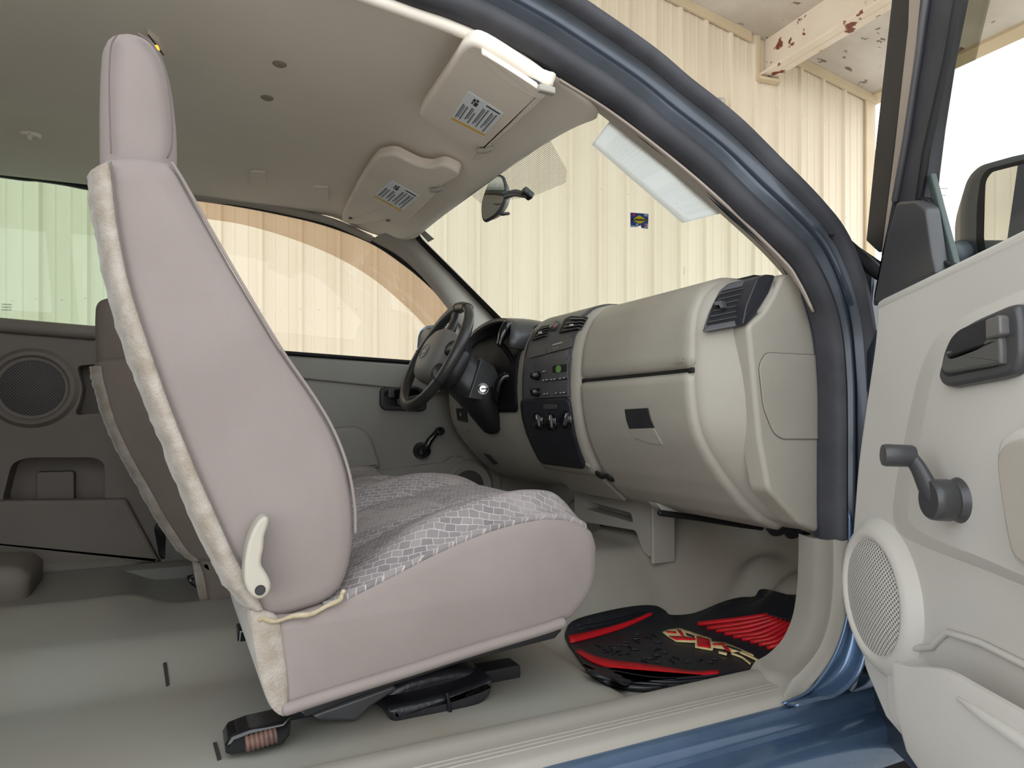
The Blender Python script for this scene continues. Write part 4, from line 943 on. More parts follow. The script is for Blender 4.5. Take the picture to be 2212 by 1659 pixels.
# centre console bracket below, and under-dash hardware on the passenger side
slab_holes('console_bracket', rnd([V((.80, .20, .300)), V((.80, -.165, .285)), V((.80, -.165, .150)), V((.80, -.13, .160)), V((.80, -.10, .21)), V((.80, .20, .195))], .012), [rnd([V((.80, .15, .262)), V((.80, -.08, .252)), V((.80, -.09, .228)), V((.80, .14, .236))], .008)], V((.05, 0, 0)), M['plastic'], dash)
box('bracket_side', (.83, -.172, .215), (.07, .012, .155), M['plastic'], dash, .003)
ub = [at(p[0], p[1], 'y', -.30) for p in ((1418, 1086), (1440, 1092), (1560, 1104), (1650, 1122), (1650, 1134), (1560, 1122), (1430, 1104))]
slab('under_dash_rail', ub, (0, .03, 0), M['steel'], dash, bev=.002)
tube('under_dash_bar', ats([(1425, 1108), (1500, 1118), (1600, 1134), (1645, 1140)], 'y', -.31), .007, M['rubber_blk'], dash, 8)
lathe('blower_part', at(1675, 1132, 'y', -.40), (-.3, -.5, -.5), [(.001, .02), (.02, .02), (.024, .01), (.024, -.02), (.03, -.03)], M['dark'], dash, 16)
lathe('blower_part', at(1708, 1140, 'y', -.42), (-.3, -.5, -.5), [(.001, .02), (.016, .02), (.02, .01), (.02, -.02)], M['dark'], dash, 16)
box('connector', at(1735, 1146, 'y', -.46), (.03, .02, .02), M['rubber_blk'], dash, .004)

# ------------------------------------------------------------------ steering wheel and column
SEAMS = [radians(a) for a in (8, 85, 115, -147)]; SPOKES = [radians(a) for a in (78, 14, 164, -140)]
WC = V((.412, .36, .685)); WN_ = V((-.887, 0, .461)).normalized(); E1 = V((0, 1, 0)); E2 = WN_.cross(E1).normalized()
if E2.z < 0: E2 = -E2
RW = .171
def wp(a, r, h=0): return WC+E1*(r*cos(a))+E2*(r*sin(a))+WN_*h
swl = empty('steering_wheel', WC); tag(swl, 'black leather-rimmed steering wheel with grey centre hub', 'steering wheel')
secs = []
NR = 72
for i in range(NR+1):
    a = 2*pi*i/NR; d = E1*cos(a)+E2*sin(a); g = 1+.06*cos(4*a+.6)
    secs.append([wp(a, RW)+d*(.0145*g*cos(2*pi*k/14))+WN_*(.0165*g*sin(2*pi*k/14)) for k in range(14)])
loft('rim', secs, M['leather'], swl, caps=False, smooth=80)


for a in SEAMS:
    d = E1*cos(a)+E2*sin(a); tn = -E1*sin(a)+E2*cos(a)
    ring = [wp(a, RW)+d*(.0156*cos(2*pi*k/16))+WN_*(.0176*sin(2*pi*k/16)) for k in range(17)]
    tube('rim_seam', ring, .0012, M['black'], swl, 6, ends=False)
for a in SPOKES:
    secs = []
    for r, w_, h, th in ((.055, .030, .004, .016), (.10, .022, -.012, .014), (.14, .020, -.010, .012), (.168, .026, -.001, .010)):
        tn = -E1*sin(a)+E2*cos(a); c = wp(a, r, h); secs.append([c+tn*(w_*cos(2*pi*k/12))+WN_*(th*sin(2*pi*k/12)) for k in range(12)])
    loft('spoke', secs, M['leather'], swl, smooth=60)
# hub cover: soft rounded trapezoid
hp = [(.0, .085), (.045, .080), (.075, .055), (.082, .015), (.072, -.04), (.045, -.078), (0, -.090), (-.045, -.078), (-.072, -.04), (-.082, .015), (-.075, .055), (-.045, .080)]
hb = cr([V((x, y, 0)) for x, y in hp], 4, True)
def hubs(k, h): return [WC+E1*(p.x*k)+E2*(p.y*k)+WN_*h for p in hb]
hub = loft('hub_cover', [hubs(.80, -.050), hubs(.98, -.030), hubs(1.0, .0), hubs(.97, .014), hubs(.88, .026), hubs(.65, .034), hubs(.3, .037), hubs(.05, .038)], M['hub'], swl, smooth=70)
# oval badge on the hub: plain ring with cross-shaped mark
ring = [WC+E1*(.030*cos(2*pi*k/28))+E2*(.024*sin(2*pi*k/28)-.006)+WN_*.0375 for k in range(29)]
tube('badge_ring', ring, .0011, M['charcoal'], hub, 6, ends=False)
slab('badge_mark', [WC+E1*x+E2*(y-.006)+WN_*.0385 for x, y in ((-.020, -.005), (-.007, -.005), (-.007, -.009), (.007, -.009), (.005, -.005), (.020, -.005), (.020, .005), (.007, .005), (.007, .009), (-.007, .009), (-.005, .005), (-.020, .005))], -WN_*.0015, M['charcoal'], hub, bev=0)
loft('hub_back', [hubs(.72, -.030), hubs(.95, -.055), hubs(.90, -.075), hubs(.6, -.085)], M['dark'], swl, smooth=50)
col = empty('steering_column', WC-WN_*.15); tag(col, 'black steering column housing with key lock behind the steering wheel', 'steering column')
def colsec(h, rx, rz, oz=0, n=20, pw=.75):
    out = []
    for k in range(n):
        a = 2*pi*k/n; cx, sx_ = cos(a), sin(a)
        out.append(WC+WN_*h+E1*(rx*abs(cx)**pw*(1 if cx > 0 else -1))+E2*(rz*abs(sx_)**pw*(1 if sx_ > 0 else -1)+oz))
    return out
loft('column_shroud', [colsec(-.075, .050, .052, -.004), colsec(-.085, .060, .064, -.008), colsec(-.16, .066, .076, -.018), colsec(-.23, .066, .080, -.028), colsec(-.30, .060, .078, -.035)], M['dark'], col, smooth=50)
# lower boot of the column down into the knee panel
def boot(px, py, y, ry, rx):
    c = at(px, py, 'y', y); return [c+V((rx*cos(2*pi*k/20), ry*sin(2*pi*k/20), .25*rx*cos(2*pi*k/20))) for k in range(20)]
loft('column_cover', [boot(1040, 838, .345, .066, .055), boot(1042, 866, .345, .064, .056), boot(1050, 890, .345, .056, .048), boot(1058, 912, .345, .046, .036), boot(1064, 930, .345, .034, .024), boot(1066, 936, .345, .02, .012)], M['rubber_blk'], col, smooth=60)
# lock face towards the passenger
LKP = at(1043, 840, 'y', .286)
kb = slab('lock_housing', rnd([at(p[0], p[1], 'y', .288) for p in ((1012, 860), (1040, 772), (1068, 790), (1080, 815), (1070, 860), (1050, 866))], .006), (0, .05, 0), M['charcoal'], col, bev=.004)
lathe('lock_ring', LKP, (-.25, -1, .05), [(.012, .0), (.0165, .002), (.018, .000), (.018, -.01)], M['steel'], kb, 26)
ly = lathe('lock_cylinder', LKP, (-.25, -1, .05), [(.001, .002), (.010, .002), (.0122, -.001), (.0122, -.01)], M['chrome'], kb, 22)
box('key_slot', LKP+V((-.0008, -.0028, 0)), (.010, .002, .003), M['black'], ly, 0, rot=Matrix.Rotation(radians(-10), 3, 'Y'))
# shift lever and stalk
sh = empty('shift_lever', at(1104, 760, 'y', .20)); tag(sh, 'black column shift lever standing in front of the gauge hood', 'shift lever')
pth = cr([at(1100, 850, 'y', .235), at(1109, 808, 'y', .222), at(1106, 778, 'y', .215), at(1090, 752, 'y', .21), at(1080, 742, 'y', .205)], 6)
tube('lever_arm', pth, [.0085]*len(pth), M['gloss_black'], sh, 12)
pth = cr([at(1079, 744, 'y', .205), at(1084, 728, 'y', .203), at(1092, 710, 'y', .202), at(1097, 701, 'y', .202)], 5)
tube('lever_grip', pth, [.0095+.0055*sm(0, .6, i/len(pth)) for i in range(len(pth))], M['gloss_black'], sh, 14)
tube('lever_collar', cr([at(1072, 862, 'y', .262), at(1078, 828, 'y', .25), at(1096, 812, 'y', .236), at(1106, 830, 'y', .232)], 5), [.010, .012]+[.014]*12+[.010]*2, M['gloss_black'], sh, 12)
ts = empty('turn_stalk', WC+V((.08, .12, .0))); tag(ts, 'short black turn signal stalk behind the steering wheel rim', 'stalk')
tube('stalk_arm', [WC-WN_*.11+E1*.05, WC-WN_*.10+E1*.11+E2*.01, WC-WN_*.09+E1*.16+E2*.02], [.007, .006, .009], M['dark'], ts, 10)
# pedals in the shade
for nm, (y, x, z, w_) in (('brake pedal', (.30, .98, .17, .08)), ('accelerator pedal', (.16, 1.0, .14, .045))):
    pe = empty(nm.replace(' ', '_'), (x, y, z)); tag(pe, 'dark %s in the shaded driver footwell' % nm, 'pedal')
    box('pad', (x, y, z), (.015, w_, .05 if 'brake' in nm else .1), M['rubber_blk'], pe, .004, rot=Matrix.Rotation(radians(-25), 3, 'Y'))
    tube('arm', [V((x+.01, y, z+.02)), V((x+.06, y, z+.14)), V((x+.10, y, z+.24))], .008, M['black'], pe, 8)
# ------------------------------------------------------------------ driver door (closed, far side)
YD = .70
dd = empty('driver_door', (.2, YD, .3)); tag(dd, 'closed driver door with window crank behind the steering wheel', 'car door')
def dp(pts, y=YD): return [at(p[0], p[1], 'y', y) for p in pts]
# trim panel from sill to belt line
pan = [V((-.30, YD, -.02)), V((.78, YD, -.02)), V((.80, YD, .28)), V((.72, YD, .50)), V((.66, YD, .690)), V((-.30, YD, .722))]
slab('door_panel', rnd(pan, .02), (0, .05, 0), M['plastic_shaded'], dd, bev=.006)
slab('upper_trim', [at(600, 768, 'y', YD-.012), at(905, 789, 'y', YD-.012), at(930, 846, 'y', YD-.012), at(650, 818, 'y', YD-.012), V((-.30, YD-.012, .655)), V((-.30, YD-.012, .715))], (0, .02, 0), M['plastic_shaded'], dd, bev=.006)
slab('lower_trim', [at(700, 1030, 'y', YD-.010), at(960, 998, 'y', YD-.010), at(977, 985, 'y', YD-.010), at(1000, 985, 'y', YD-.01), at(1060, 1080, 'y', YD-.01), V((-.30, YD-.010, .02)), V((-.30, YD-.01, .37))], (0, .02, 0), M['plastic_shaded'], dd, bev=.006)
tube('belt_strip', [V((-.30, YD-.004, .727)), at(605, 762, 'y', YD-.004), at(895, 783, 'y', YD-.004), V((.66, YD-.004, .69))], .007, M['black'], dd, 8)
# handle
hb_ = slab('handle_bezel', rnd(dp([(822, 838), (900, 832), (918, 842), (923, 862), (922, 884), (912, 889), (830, 886), (822, 876)], YD-.014), .015), (0, .03, 0), M['dark'], dd, bev=.006, seg=3)
slab('handle_cup', rnd(dp([(830, 845), (898, 839), (910, 848), (914, 866), (912, 878), (836, 878), (830, 868)], YD-.0145), .012), (0, .002, 0), M['gloss_black'], hb_, bev=0)
slab('lever', rnd(dp([(858, 862), (905, 852), (912, 862), (910, 874), (860, 876)], YD-.020), .006), (0, .008, 0), M['bezel'], hb_, bev=.003)
box('lock_tab', at(845, 850, 'y', YD-.020), (.022, .012, .030), M['charcoal'], hb_, .004)
# crank
ck_ = empty('tmp2'); bpy.data.objects.remove(ck_)
c0 = at(914, 974, 'y', YD-.020)
cr1 = lathe('window_crank', c0, (0, -1, 0), [(.001, .022), (.020, .020), (.024, .014), (.025, .0), (.030, -.02)], M['gloss_black'], dd, 24)
tube('crank_arm', [c0+V((0, -.012, 0)), at(928, 952, 'y', YD-.038), at(943, 934, 'y', YD-.042)], [.014, .012, .010], M['gloss_black'], cr1, 10)
lathe('crank_knob', at(947, 931, 'y', YD-.040), (0, -1, 0), [(.001, .030), (.013, .028), (.015, .022), (.014, 0)], M['gloss_black'], cr1, 18)
# armrest pull and pocket
ar = slab('armrest', rnd(dp([(690, 926), (770, 920), (792, 930), (806, 950), (826, 1012), (690, 1026)], YD-.045), .02), (0, .05, 0), M['plastic_shaded'], dd, bev=.014, seg=4)
slab('armrest_pocket', rnd(dp([(700, 945), (745, 942), (760, 956), (776, 1014), (700, 1020)], YD-.0465), .015), (0, .003, 0), M['plastic_shaded'], ar, bev=.001)
spk = lathe('speaker_ring', at(1012, 1052, 'y', YD-.012), (0, -1, 0), [(.076, .012), (.082, .014), (.090, .010), (.098, -.006)], M['plastic_shaded'], dd, 40)
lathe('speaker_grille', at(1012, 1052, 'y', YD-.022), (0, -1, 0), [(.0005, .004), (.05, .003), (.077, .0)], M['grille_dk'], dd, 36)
# window frame, smoked rain guard, glass
top = [V((-.30, .655, 1.150))]+[at(p[0], p[1], 'y', .655) for p in ((415, 424), (500, 436), (600, 455), (700, 479), (800, 517), (870, 562), (930, 612), (982, 668))]
TOP = cr(top, 6)
tube('window_seal', TOP, .0125, M['rubber_blk'], dd, 10)
low = [V((-.30, .715, 1.118))]+[at(p[0], p[1], 'y', .715) for p in ((430, 470), (520, 484), (620, 512), (720, 552), (800, 598), (870, 655), (920, 706), (945, 745))]
LOW = cr(low, 6)
up_ = [V((p.x, .690, p.z)) for p in cr([V((-.30, .69, 1.170))]+[at(p[0], p[1], 'y', .69) for p in ((415, 420), (500, 434), (600, 453), (700, 477), (800, 515), (870, 560), (930, 610), (985, 668))], 6)]
rg = patch('rain_guard', lambda u, v: up_[int(round(u*(len(up_)-1)))].lerp(LOW[int(round(u*(len(LOW)-1)))], v)+V((0, .012*sin(pi*v), 0)), len(up_)-1, 4, M['visor_smoke'], dd, solid=.002, soff=0)
gl_ = [V((-.30, .695, .715))]+[at(605, 764, 'y', .695), at(895, 785, 'y', .695), at(968, 700, 'y', .680)]+[V((p.x, lerp(.66, .69, 0), p.z)) for p in TOP[::-4]]
def fillglass(name, pts, mat, par):
    bm = bmesh.new(); bm.faces.new([bm.verts.new(p) for p in pts]); bmesh.ops.triangulate(bm, faces=bm.faces); return mk(name, bm, mat, par, smooth=0, solid=.003)
fillglass('window_glass', [V((-.30, .70, .715)), V((.63, .70, .69))]+[V((p.x, .672, p.z)) for p in TOP[::-3]], M['sideglass'], dd)
# sail trim joining the belt and pillar
slab('mirror_sail', [at(p[0], p[1], 'y', .672) for p in ((905, 784), (950, 735), (990, 690), (1035, 745), (1000, 830), (940, 850))], (0, .02, 0), M['plastic_shaded'], dd, bev=.004)
# door frame upright at the rear edge
slab('rear_upright', [V((-.34, .69, .70)), V((-.26, .69, .70)), V((-.27, .65, 1.16)), V((-.34, .65, 1.16))], (0, .05, 0), M['plastic_shaded'], dd, bev=.005)
# far side mirror outside
sm_ = empty('side_mirror', at(935, 735, 'y', .93)); tag(sm_, 'dark blue side mirror outside the far driver window, behind the wheel', 'side mirror')
mo = [at(p[0], p[1], 'y', .93) for p in ((897, 760), (900, 722), (912, 704), (945, 700), (1000, 704), (1000, 775), (930, 778))]
slab('mirror_housing', rnd(mo, .02), V((.09, .05, 0)), M['paint'], sm_, bev=.012, seg=3)
slab('mirror_face', rnd([p+V((-.0045, -.004, 0)) for p in [at(q[0], q[1], 'y', .93) for q in ((906, 758), (909, 726), (918, 711), (948, 706), (998, 709), (998, 770), (932, 772))]], .015), V((.003, .002, 0)), M['mirror'], sm_, bev=0)
tube('mirror_arm', [V((.66, .80, .70)), V((.66, .90, .71))], .03, M['rubber_blk'], sm_, 10)

# rear access door on the far side ---------------------------------------------------
rd_ = empty('rear_access_door', (-.7, .72, .4)); tag(rd_, 'dark shaded rear access door on the far side with speaker and pocket', 'car door')
YR = .715
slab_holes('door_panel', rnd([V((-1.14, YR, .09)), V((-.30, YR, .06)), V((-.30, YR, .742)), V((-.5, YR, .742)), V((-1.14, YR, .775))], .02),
    [rnd(dp([(165, 790), (262, 782), (265, 890), (160, 897), (172, 868), (178, 838)], YR), .015), rnd(dp([(2, 1090), (25, 1000), (60, 988), (205, 988), (226, 1000), (228, 1090)], YR), .025)], (0, .10, 0), M['rear_panel'], rd_)
tube('window_sill_roll', [V((-1.14, YR-.010, .762)), at(0, 702, 'y', YR-.01), at(190, 718, 'y', YR-.01), V((-.33, YR-.01, .738))], .020, M['rear_panel'], rd_, 12)
rr_ = lathe('speaker_ring', at(70, 838, 'y', YR-.002), (0, -1, 0), [(.084, .006), (.090, .016), (.100, .014), (.112, -.004)], M['rear_panel'], rd_, 40)
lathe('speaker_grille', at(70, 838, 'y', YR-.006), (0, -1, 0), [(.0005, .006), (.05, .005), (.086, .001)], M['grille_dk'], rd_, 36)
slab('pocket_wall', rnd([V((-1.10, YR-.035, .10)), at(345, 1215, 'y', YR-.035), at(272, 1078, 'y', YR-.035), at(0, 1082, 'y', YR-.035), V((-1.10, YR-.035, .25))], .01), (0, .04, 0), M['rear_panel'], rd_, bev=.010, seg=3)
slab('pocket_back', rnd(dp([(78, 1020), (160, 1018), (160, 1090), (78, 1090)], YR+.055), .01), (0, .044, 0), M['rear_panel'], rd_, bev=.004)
tube('window_seal', cr([V((-1.14, .66, 1.17))]+[at(p[0], p[1], 'y', .675) for p in ((0, 366), (80, 375), (140, 384), (205, 396))]+[V((-.36, .675, 1.165))], 5), .022, M['rubber_blk'], rd_, 10)
fillglass('window_glass', [V((-1.14, .705, .77)), V((-.34, .705, .742)), V((-.345, .675, 1.16)), V((-1.14, .675, 1.185))], M['privacy'], rd_)
tube('rear_pillar_seal', [V((-.345, .70, .74)), V((-.345, .66, 1.16))], .02, M['rubber'], rd_, 10)
a = slab('glass_etching', [at(p[0], p[1], 'y', .690) for p in ((2, 655), (26, 656), (26, 672), (2, 671))], (0, .001, 0), glass('etched', (.94, .96, .95), .0), rd_, bev=0)
for yy in (657, 663, 669):
    tube('etched_line', [at(4, yy, 'y', .6885), at(24, yy+.8, 'y', .6885)], .0006, M['ink_dk'], a, 4)
# sill plate along the far side and wheel-arch box behind
s2_ = loft('trim_7', [[V((x, y, z)) for y, z in ((.60, .05), (.61, .075), (.635, .085), (.67, .082), (.70, .07), (.705, .04), (.60, .03))] for x in (-1.14, -.6, -.1, .4)], M['plastic_shaded'], smooth=40); s2_['kind'] = 'structure'
jb = pillow('jump_seat_base', [(-1.10, .03), (-.60, .03), (-.575, .06), (-.575, .13), (-.60, .155), (-1.10, .155)],   .36, .60, .03, M['rear_panel'], None, n=48)
tag(jb, 'dark rounded box on the rear floor by the far access door', 'storage box')
# inner handle trim at the rear edge of the far opening
bt = slab('striker_cover', rnd(dp([(332, 1140), (350, 1120), (366, 1150), (384, 1200), (366, 1212), (345, 1206)], .69), .01), (0, .02, 0), M['gloss_black'], None, bev=.004); tag(bt, 'black latch cover low on the far door jamb beside the driver seat back', 'latch')

# ------------------------------------------------------------------ passenger door (wide open)
TH = radians(60.6); HX, HY = .812, -.76
pdoor = empty('passenger_door', (HX, HY, 0), TH); LOCAL.add('passenger_door'); tag(pdoor, 'pale grey passenger door swung wide open at the right', 'car door')
RD = Matrix.Rotation(TH, 3, 'Z'); RDI = RD.transposed(); HP = V((HX, HY, 0))
def D(px, py, ins=.05):                        # picture point to the door's own axes (x back along -x, y inward, z up)
    p0 = HP+RD @ V((0, ins, 0)); n = RD @ V((0, 1, 0)); return RDI @ (plane_at(px, py, p0, n)-HP)
def DL(pts, ins=.05): return [D(p[0], p[1], ins) for p in pts]
INW = V((0, -1, 0))                            # from the trim face towards the outer skin
UBACK = -1.06
# inner trim panel: outline follows the door edge
pe = cr(DL([(1893, 652), (1888, 740), (1868, 880), (1852, 1000), (1844, 1100), (1838, 1180), (1834, 1280), (1840, 1350), (1866, 1440), (1890, 1500), (1912, 1552)], .05), 4)
q1 = D(1895, 650, .05); q2 = D(2212, 492, .05)
belt = [V((lerp(q1.x, UBACK, t), .05, q1.z+(q2.z-q1.z)/(q2.x-q1.x)*(UBACK-q1.x)*t*.45 if t > .38 else lerp(q1.z, q2.z, t/.38))) for t in (.38, .7, 1)]
belt = [q2, V((-.75, .05, q2.z+.012)), V((UBACK, .05, q2.z+.02))]
panel = pe+[V((-.24, .05, .03)), V((-.40, .05, .0)), V((UBACK, .05, 0.0))]+belt[::-1]
slab('door_trim', panel, INW*.045, M['panel_lt'], pdoor, bev=.008, seg=3)
# rounded belt shoulder
tube('belt_shoulder', [q1+V((-.004, -.012, -.010)), q2+V((0, -.012, -.012)), V((-.75, .038, q2.z)), V((UBACK, .038, q2.z+.008))], .013, M['panel_lt'], pdoor, 10)
# raised middle field
fo = DL([(2300, 620), (2212, 652), (2130, 688), (2080, 716), (2045, 752), (2022, 800), (2006, 870), (1990, 950), (1974, 1030), (1966, 1085), (1964, 1112), (1972, 1132), (2000, 1152), (2060, 1180), (2120, 1204), (2212, 1244), (2330, 1290)], .066)
fi = fo
n_ = len(fo); base = DL([(2300, 590), (2212, 622), (2115, 664), (2055, 696), (2012, 740), (1985, 800), (1966, 870), (1950, 950), (1934, 1030), (1925, 1095), (1928, 1130), (1944, 1158), (1985, 1180), (2052, 1206), (2112, 1228), (2212, 1268), (2330, 1318)], .048)
fo_s, ba_s = cr(fo, 4), cr(base, 4)
bmf = bmesh.new(); r1 = [bmf.verts.new(p) for p in fo_s]; r0 = [bmf.verts.new(p) for p in ba_s]; rm = [bmf.verts.new(a.lerp(b, .12)+V((0, .0005, 0))) for a, b in zip(fo_s, ba_s)]
for A_, B_ in ((r1, rm), (rm, r0)):
    for i in range(len(A_)-1): bmf.faces.new((A_[i], A_[i+1], B_[i+1], B_[i]))
e1 = bmf.verts.new(V((UBACK, .066, fo_s[-1].z-.02))); e2 = bmf.verts.new(V((UBACK, .066, fo_s[0].z+.03)))
bmf.faces.new(r1+[e1, e2])
b1_, b2_ = bmf.verts.new(V((UBACK, .048, ba_s[-1].z-.02))), bmf.verts.new(V((UBACK, .048, ba_s[0].z+.03)))
bmf.faces.new((r1[-1], rm[-1], r0[-1], b1_, e1)); bmf.faces.new((r1[0], e2, b2_, r0[0], rm[0]))
mk('raised_field', bmf, M['panel_lt'], pdoor, smooth=30)
# inside release: bezel, cup, lever, lock tab
IB = .078
bzp = rnd(DL([(2026, 800), (2042, 745), (2062, 715), (2100, 692), (2172, 660), (2192, 656), (2200, 690), (2202, 770), (2192, 806), (2160, 818), (2050, 838), (2032, 832), (2024, 815)], IB), .012)
hb2 = slab('handle_bezel', bzp, INW*.02, M['charcoal'], pdoor, bev=.007, seg=4)
cup = rnd(DL([(2040, 762), (2054, 730), (2072, 712), (2150, 680), (2160, 684), (2164, 780), (2156, 792), (2050, 814), (2036, 808), (2034, 790)], IB+.0006), .008)
slab('handle_cup', cup, INW*.004, M['bezel_lo'], hb2, bev=.0004)
lvp = cr(DL([(2038, 768), (2042, 758), (2051, 763), (2056, 768), (2090, 756), (2118, 744), (2130, 730), (2150, 728), (2158, 732), (2160, 780), (2150, 788), (2095, 798), (2048, 806), (2034, 800), (2033, 782)], IB+.007), 3, True)
slab('release_lever', lvp, INW*.01, M['lever_grey'], hb2, bev=.004, seg=3)
slab('lock_tab', rnd(DL([(2126, 690), (2152, 680), (2158, 684), (2160, 722), (2152, 728), (2126, 734)], IB+.010), .003), INW*.01, M['tab_grey'], hb2, bev=.003)
# window crank
CKI = .066
c0 = D(2030, 1080, CKI+.022)
cb_ = lathe('window_crank', c0, (0, 1, 0), [(.001, .014), (.022, .014), (.0245, .011), (.0255, .004), (.0255, -.010), (.023, -.014), (.028, -.022)], M['charcoal'], pdoor, 30)
e_ = D(1966, 985, CKI+.040)
tube('crank_arm', [c0+V((0, .004, 0)), c0.lerp(e_, .3)+V((0, .004, 0)), c0.lerp(e_, .7), e_], [.0165, .015, .0125, .011], M['charcoal'], cb_, 12, flat=.65, up=(0, 1, 0))
kd = (D(1938, 987, CKI+.075)-e_); kd = V((.15, 1, .02)).normalized()
lathe('crank_knob', e_-kd*.006, kd, [(.001, .0), (.0125, .001), (.014, .004), (.0145, .034), (.0135, .038), (.001, .0385)], M['charcoal'], cb_, 24)
# speaker pod
sc_ = D(1893, 1288, .058)
pod = lathe('speaker_pod', sc_, (0, 1, 0), [(.086, .006), (.090, .010), (.096, .011), (.106, .006), (.122, -.010), (.126, -.014)], M['panel_lt'], pdoor, 48)
lathe('speaker_grille', sc_, (0, 1, 0), [(.0005, .014), (.03, .0135), (.06, .011), (.0865, .0065)], M['grille_lt'], pod, 44)
# map pocket: bulging wall with an open top, and the recess behind it
wall_top = cr(DL([(1917, 1420), (1932, 1432), (1960, 1440), (2020, 1444), (2055, 1456), (2090, 1476), (2150, 1510), (2212, 1546), (2330, 1620)], .120), 4)
secs = []
for i, p in enumerate(wall_top):
    t = i/(len(wall_top)-1); bl_ = V((p.x-.01*t, .0, lerp(.045, .035, t)))
    z0 = bl_.z; zt = p.z
    prof_ = [(.050, z0-.005), (.085, z0), (.105, z0+.03), (.118, lerp(z0, zt, .55)), (.120, zt-.008), (.118, zt), (.112, zt+.001), (.109, zt-.008), (.100, lerp(z0, zt, .5)), (.06, z0+.02)]
    k = sm(0, .10, t); secs.append([V((p.x, lerp(.050, y, .35+.65*k) if y > .05 else y, z)) for y, z in prof_])
pw = loft('pocket_wall', secs, M['panel_lt'], pdoor, smooth=60)
end = cr(DL([(1917, 1420), (1914, 1450), (1914, 1500), (1920, 1552)], .07), 3)
slab('pocket_end', rnd([D(1919, 1416, .056), D(1912, 1440, .056), D(1914, 1530, .056), D(1935, 1575, .056), D(1990, 1600, .056), D(2010, 1440, .056)], .015), INW*.02, M['panel_lt'], pdoor, bev=.006)
tube('pocket_crease', DL([(2068, 1508), (2130, 1550), (2212, 1604), (2330, 1690)], .121), [.002, .006, .007, .007], M['panel_lt'], pw, 10)
rc = rnd(DL([(1925, 1416), (1960, 1404), (2018, 1398), (2034, 1376), (2050, 1366), (2120, 1392), (2212, 1440), (2330, 1500), (2330, 1640), (2212, 1560), (2060, 1470), (1930, 1440)], .0515), .012)
slab('pocket_recess', rc, INW*.003, M['panel_lt'], pdoor, bev=.0005)
tube('pocket_lip', DL([(1922, 1414), (1960, 1402), (2014, 1397), (2030, 1378), (2048, 1366), (2120, 1390), (2212, 1436), (2330, 1498)], .054), .0045, M['panel_lt'], pdoor, 8)  # raised lip in the panel's own plastic
# armrest at the right edge
ao = rnd(DL([(2142, 1000), (2142, 968), (2152, 940), (2180, 922), (2230, 912), (2340, 905), (2340, 1320), (2230, 1250), (2175, 1215), (2160, 1150)], .100), .02)
slab('armrest', ao, INW*.04, M['panel_lt'], pdoor, bev=.014, seg=4)
ai = rnd(DL([(2152, 1020), (2152, 985), (2164, 962), (2186, 950), (2240, 944), (2340, 938), (2340, 1300), (2230, 1232), (2186, 1205), (2172, 1150)], .104), .015)
slab('armrest_pad', ai, INW*.02, pm('armrest_pad_vinyl', (176, 168, 158), .6), pdoor, bev=.004)
# outer skin and painted edge
slab('door_skin', [V((-.012, -.035, -.06)), V((UBACK, -.035, -.06)), V((UBACK, -.035, .735)), V((-.10, -.035, .72)), V((-.012, -.035, .66))], (0, -.02, 0), M['paint'], pdoor, bev=.005)
slab('door_core', [V((-.022, .012, -.03)), V((UBACK, .012, -.03)), V((UBACK, .012, .71)), V((-.11, .012, .70)), V((-.022, .012, .62))], (0, -.05, 0), M['paint_shaded'], pdoor, bev=.004)
# window frame, leaning back from the mirror corner
def fr_bar(name, pts, ins, w0, mat, th=.02, bev=.003):
    return slab(name, DL(pts, ins), INW*th, mat, pdoor, bev=bev)
fr_bar('frame_flange', [(1932, -60), (1966, -60), (1960, 100), (1932, 320), (1905, 545), (1896, 545), (1870, 520), (1892, 300)], .0, 0, M['rubber_blk'], .012)
fr_bar('seal_strip', [(1964, -60), (1996, -60), (1984, 100), (1950, 340), (1914, 560), (1902, 552), (1930, 330), (1960, 60)], .006, 0, M['tan_strip'], .01)
fr_bar('frame_post', [(1992, -60), (2075, -60), (2057, 0), (2030, 140), (2009, 280), (1997, 380), (1992, 440), (1930, 440), (1905, 560), (1890, 640), (1886, 660), (1896, 600), (1945, 330), (1976, 100)], .014, 0, M['rubber'], .022)
tube('frame_bead', DL([(2010, -60), (1985, 120), (1958, 300), (1934, 432)], .018), .006, M['bezel'], pdoor, 8)
tube('frame_bead', DL([(2080, -60), (2048, 120), (2000, 330), (1986, 430)], .016), .006, M['rubber_blk'], pdoor, 8)
# mirror corner trim
sl_ = slab('corner_trim', rnd(DL([(1935, 436), (1975, 432), (1998, 450), (2014, 560), (2022, 592), (1893, 656), (1886, 650), (1905, 560)], .034), .008), INW*.02, M['charcoal'], pdoor, bev=.005)
fr_bar('glass_run', [(1985, 426), (2002, 430), (2020, 480), (2034, 560), (2060, 575), (2022, 592), (2012, 560), (1996, 470)], .020, 0, M['rubber_blk'], .012)
fr_bar('division_bar', [(2002, 380), (2010, 375), (2034, 465), (2062, 570), (2036, 584), (2018, 500)], .012, 0, pm('division_trim', (62, 74, 72), .35), .008)
# smoked rain guard along the frame and the glass
fr_bar('rain_guard', [(2070, -60), (2160, -60), (2134, 0), (2105, 120), (2072, 280), (2045, 400), (2024, 472), (2000, 440), (1994, 380), (2006, 280), (2027, 140), (2054, 0)], -.012, 0, M['visor_smoke2'], .003, 0)
fillglass('window_glass', [D(2000, 440, -.004), D(1996, 380, -.004), D(2006, 280, -.004), D(2027, 140, -.004), D(2085, -120, -.004), V((UBACK, -.004, 1.2)), V((UBACK, -.004, .70)), D(2212, 500, -.004), D(2066, 570, -.004)], M['sideglass'], pdoor)
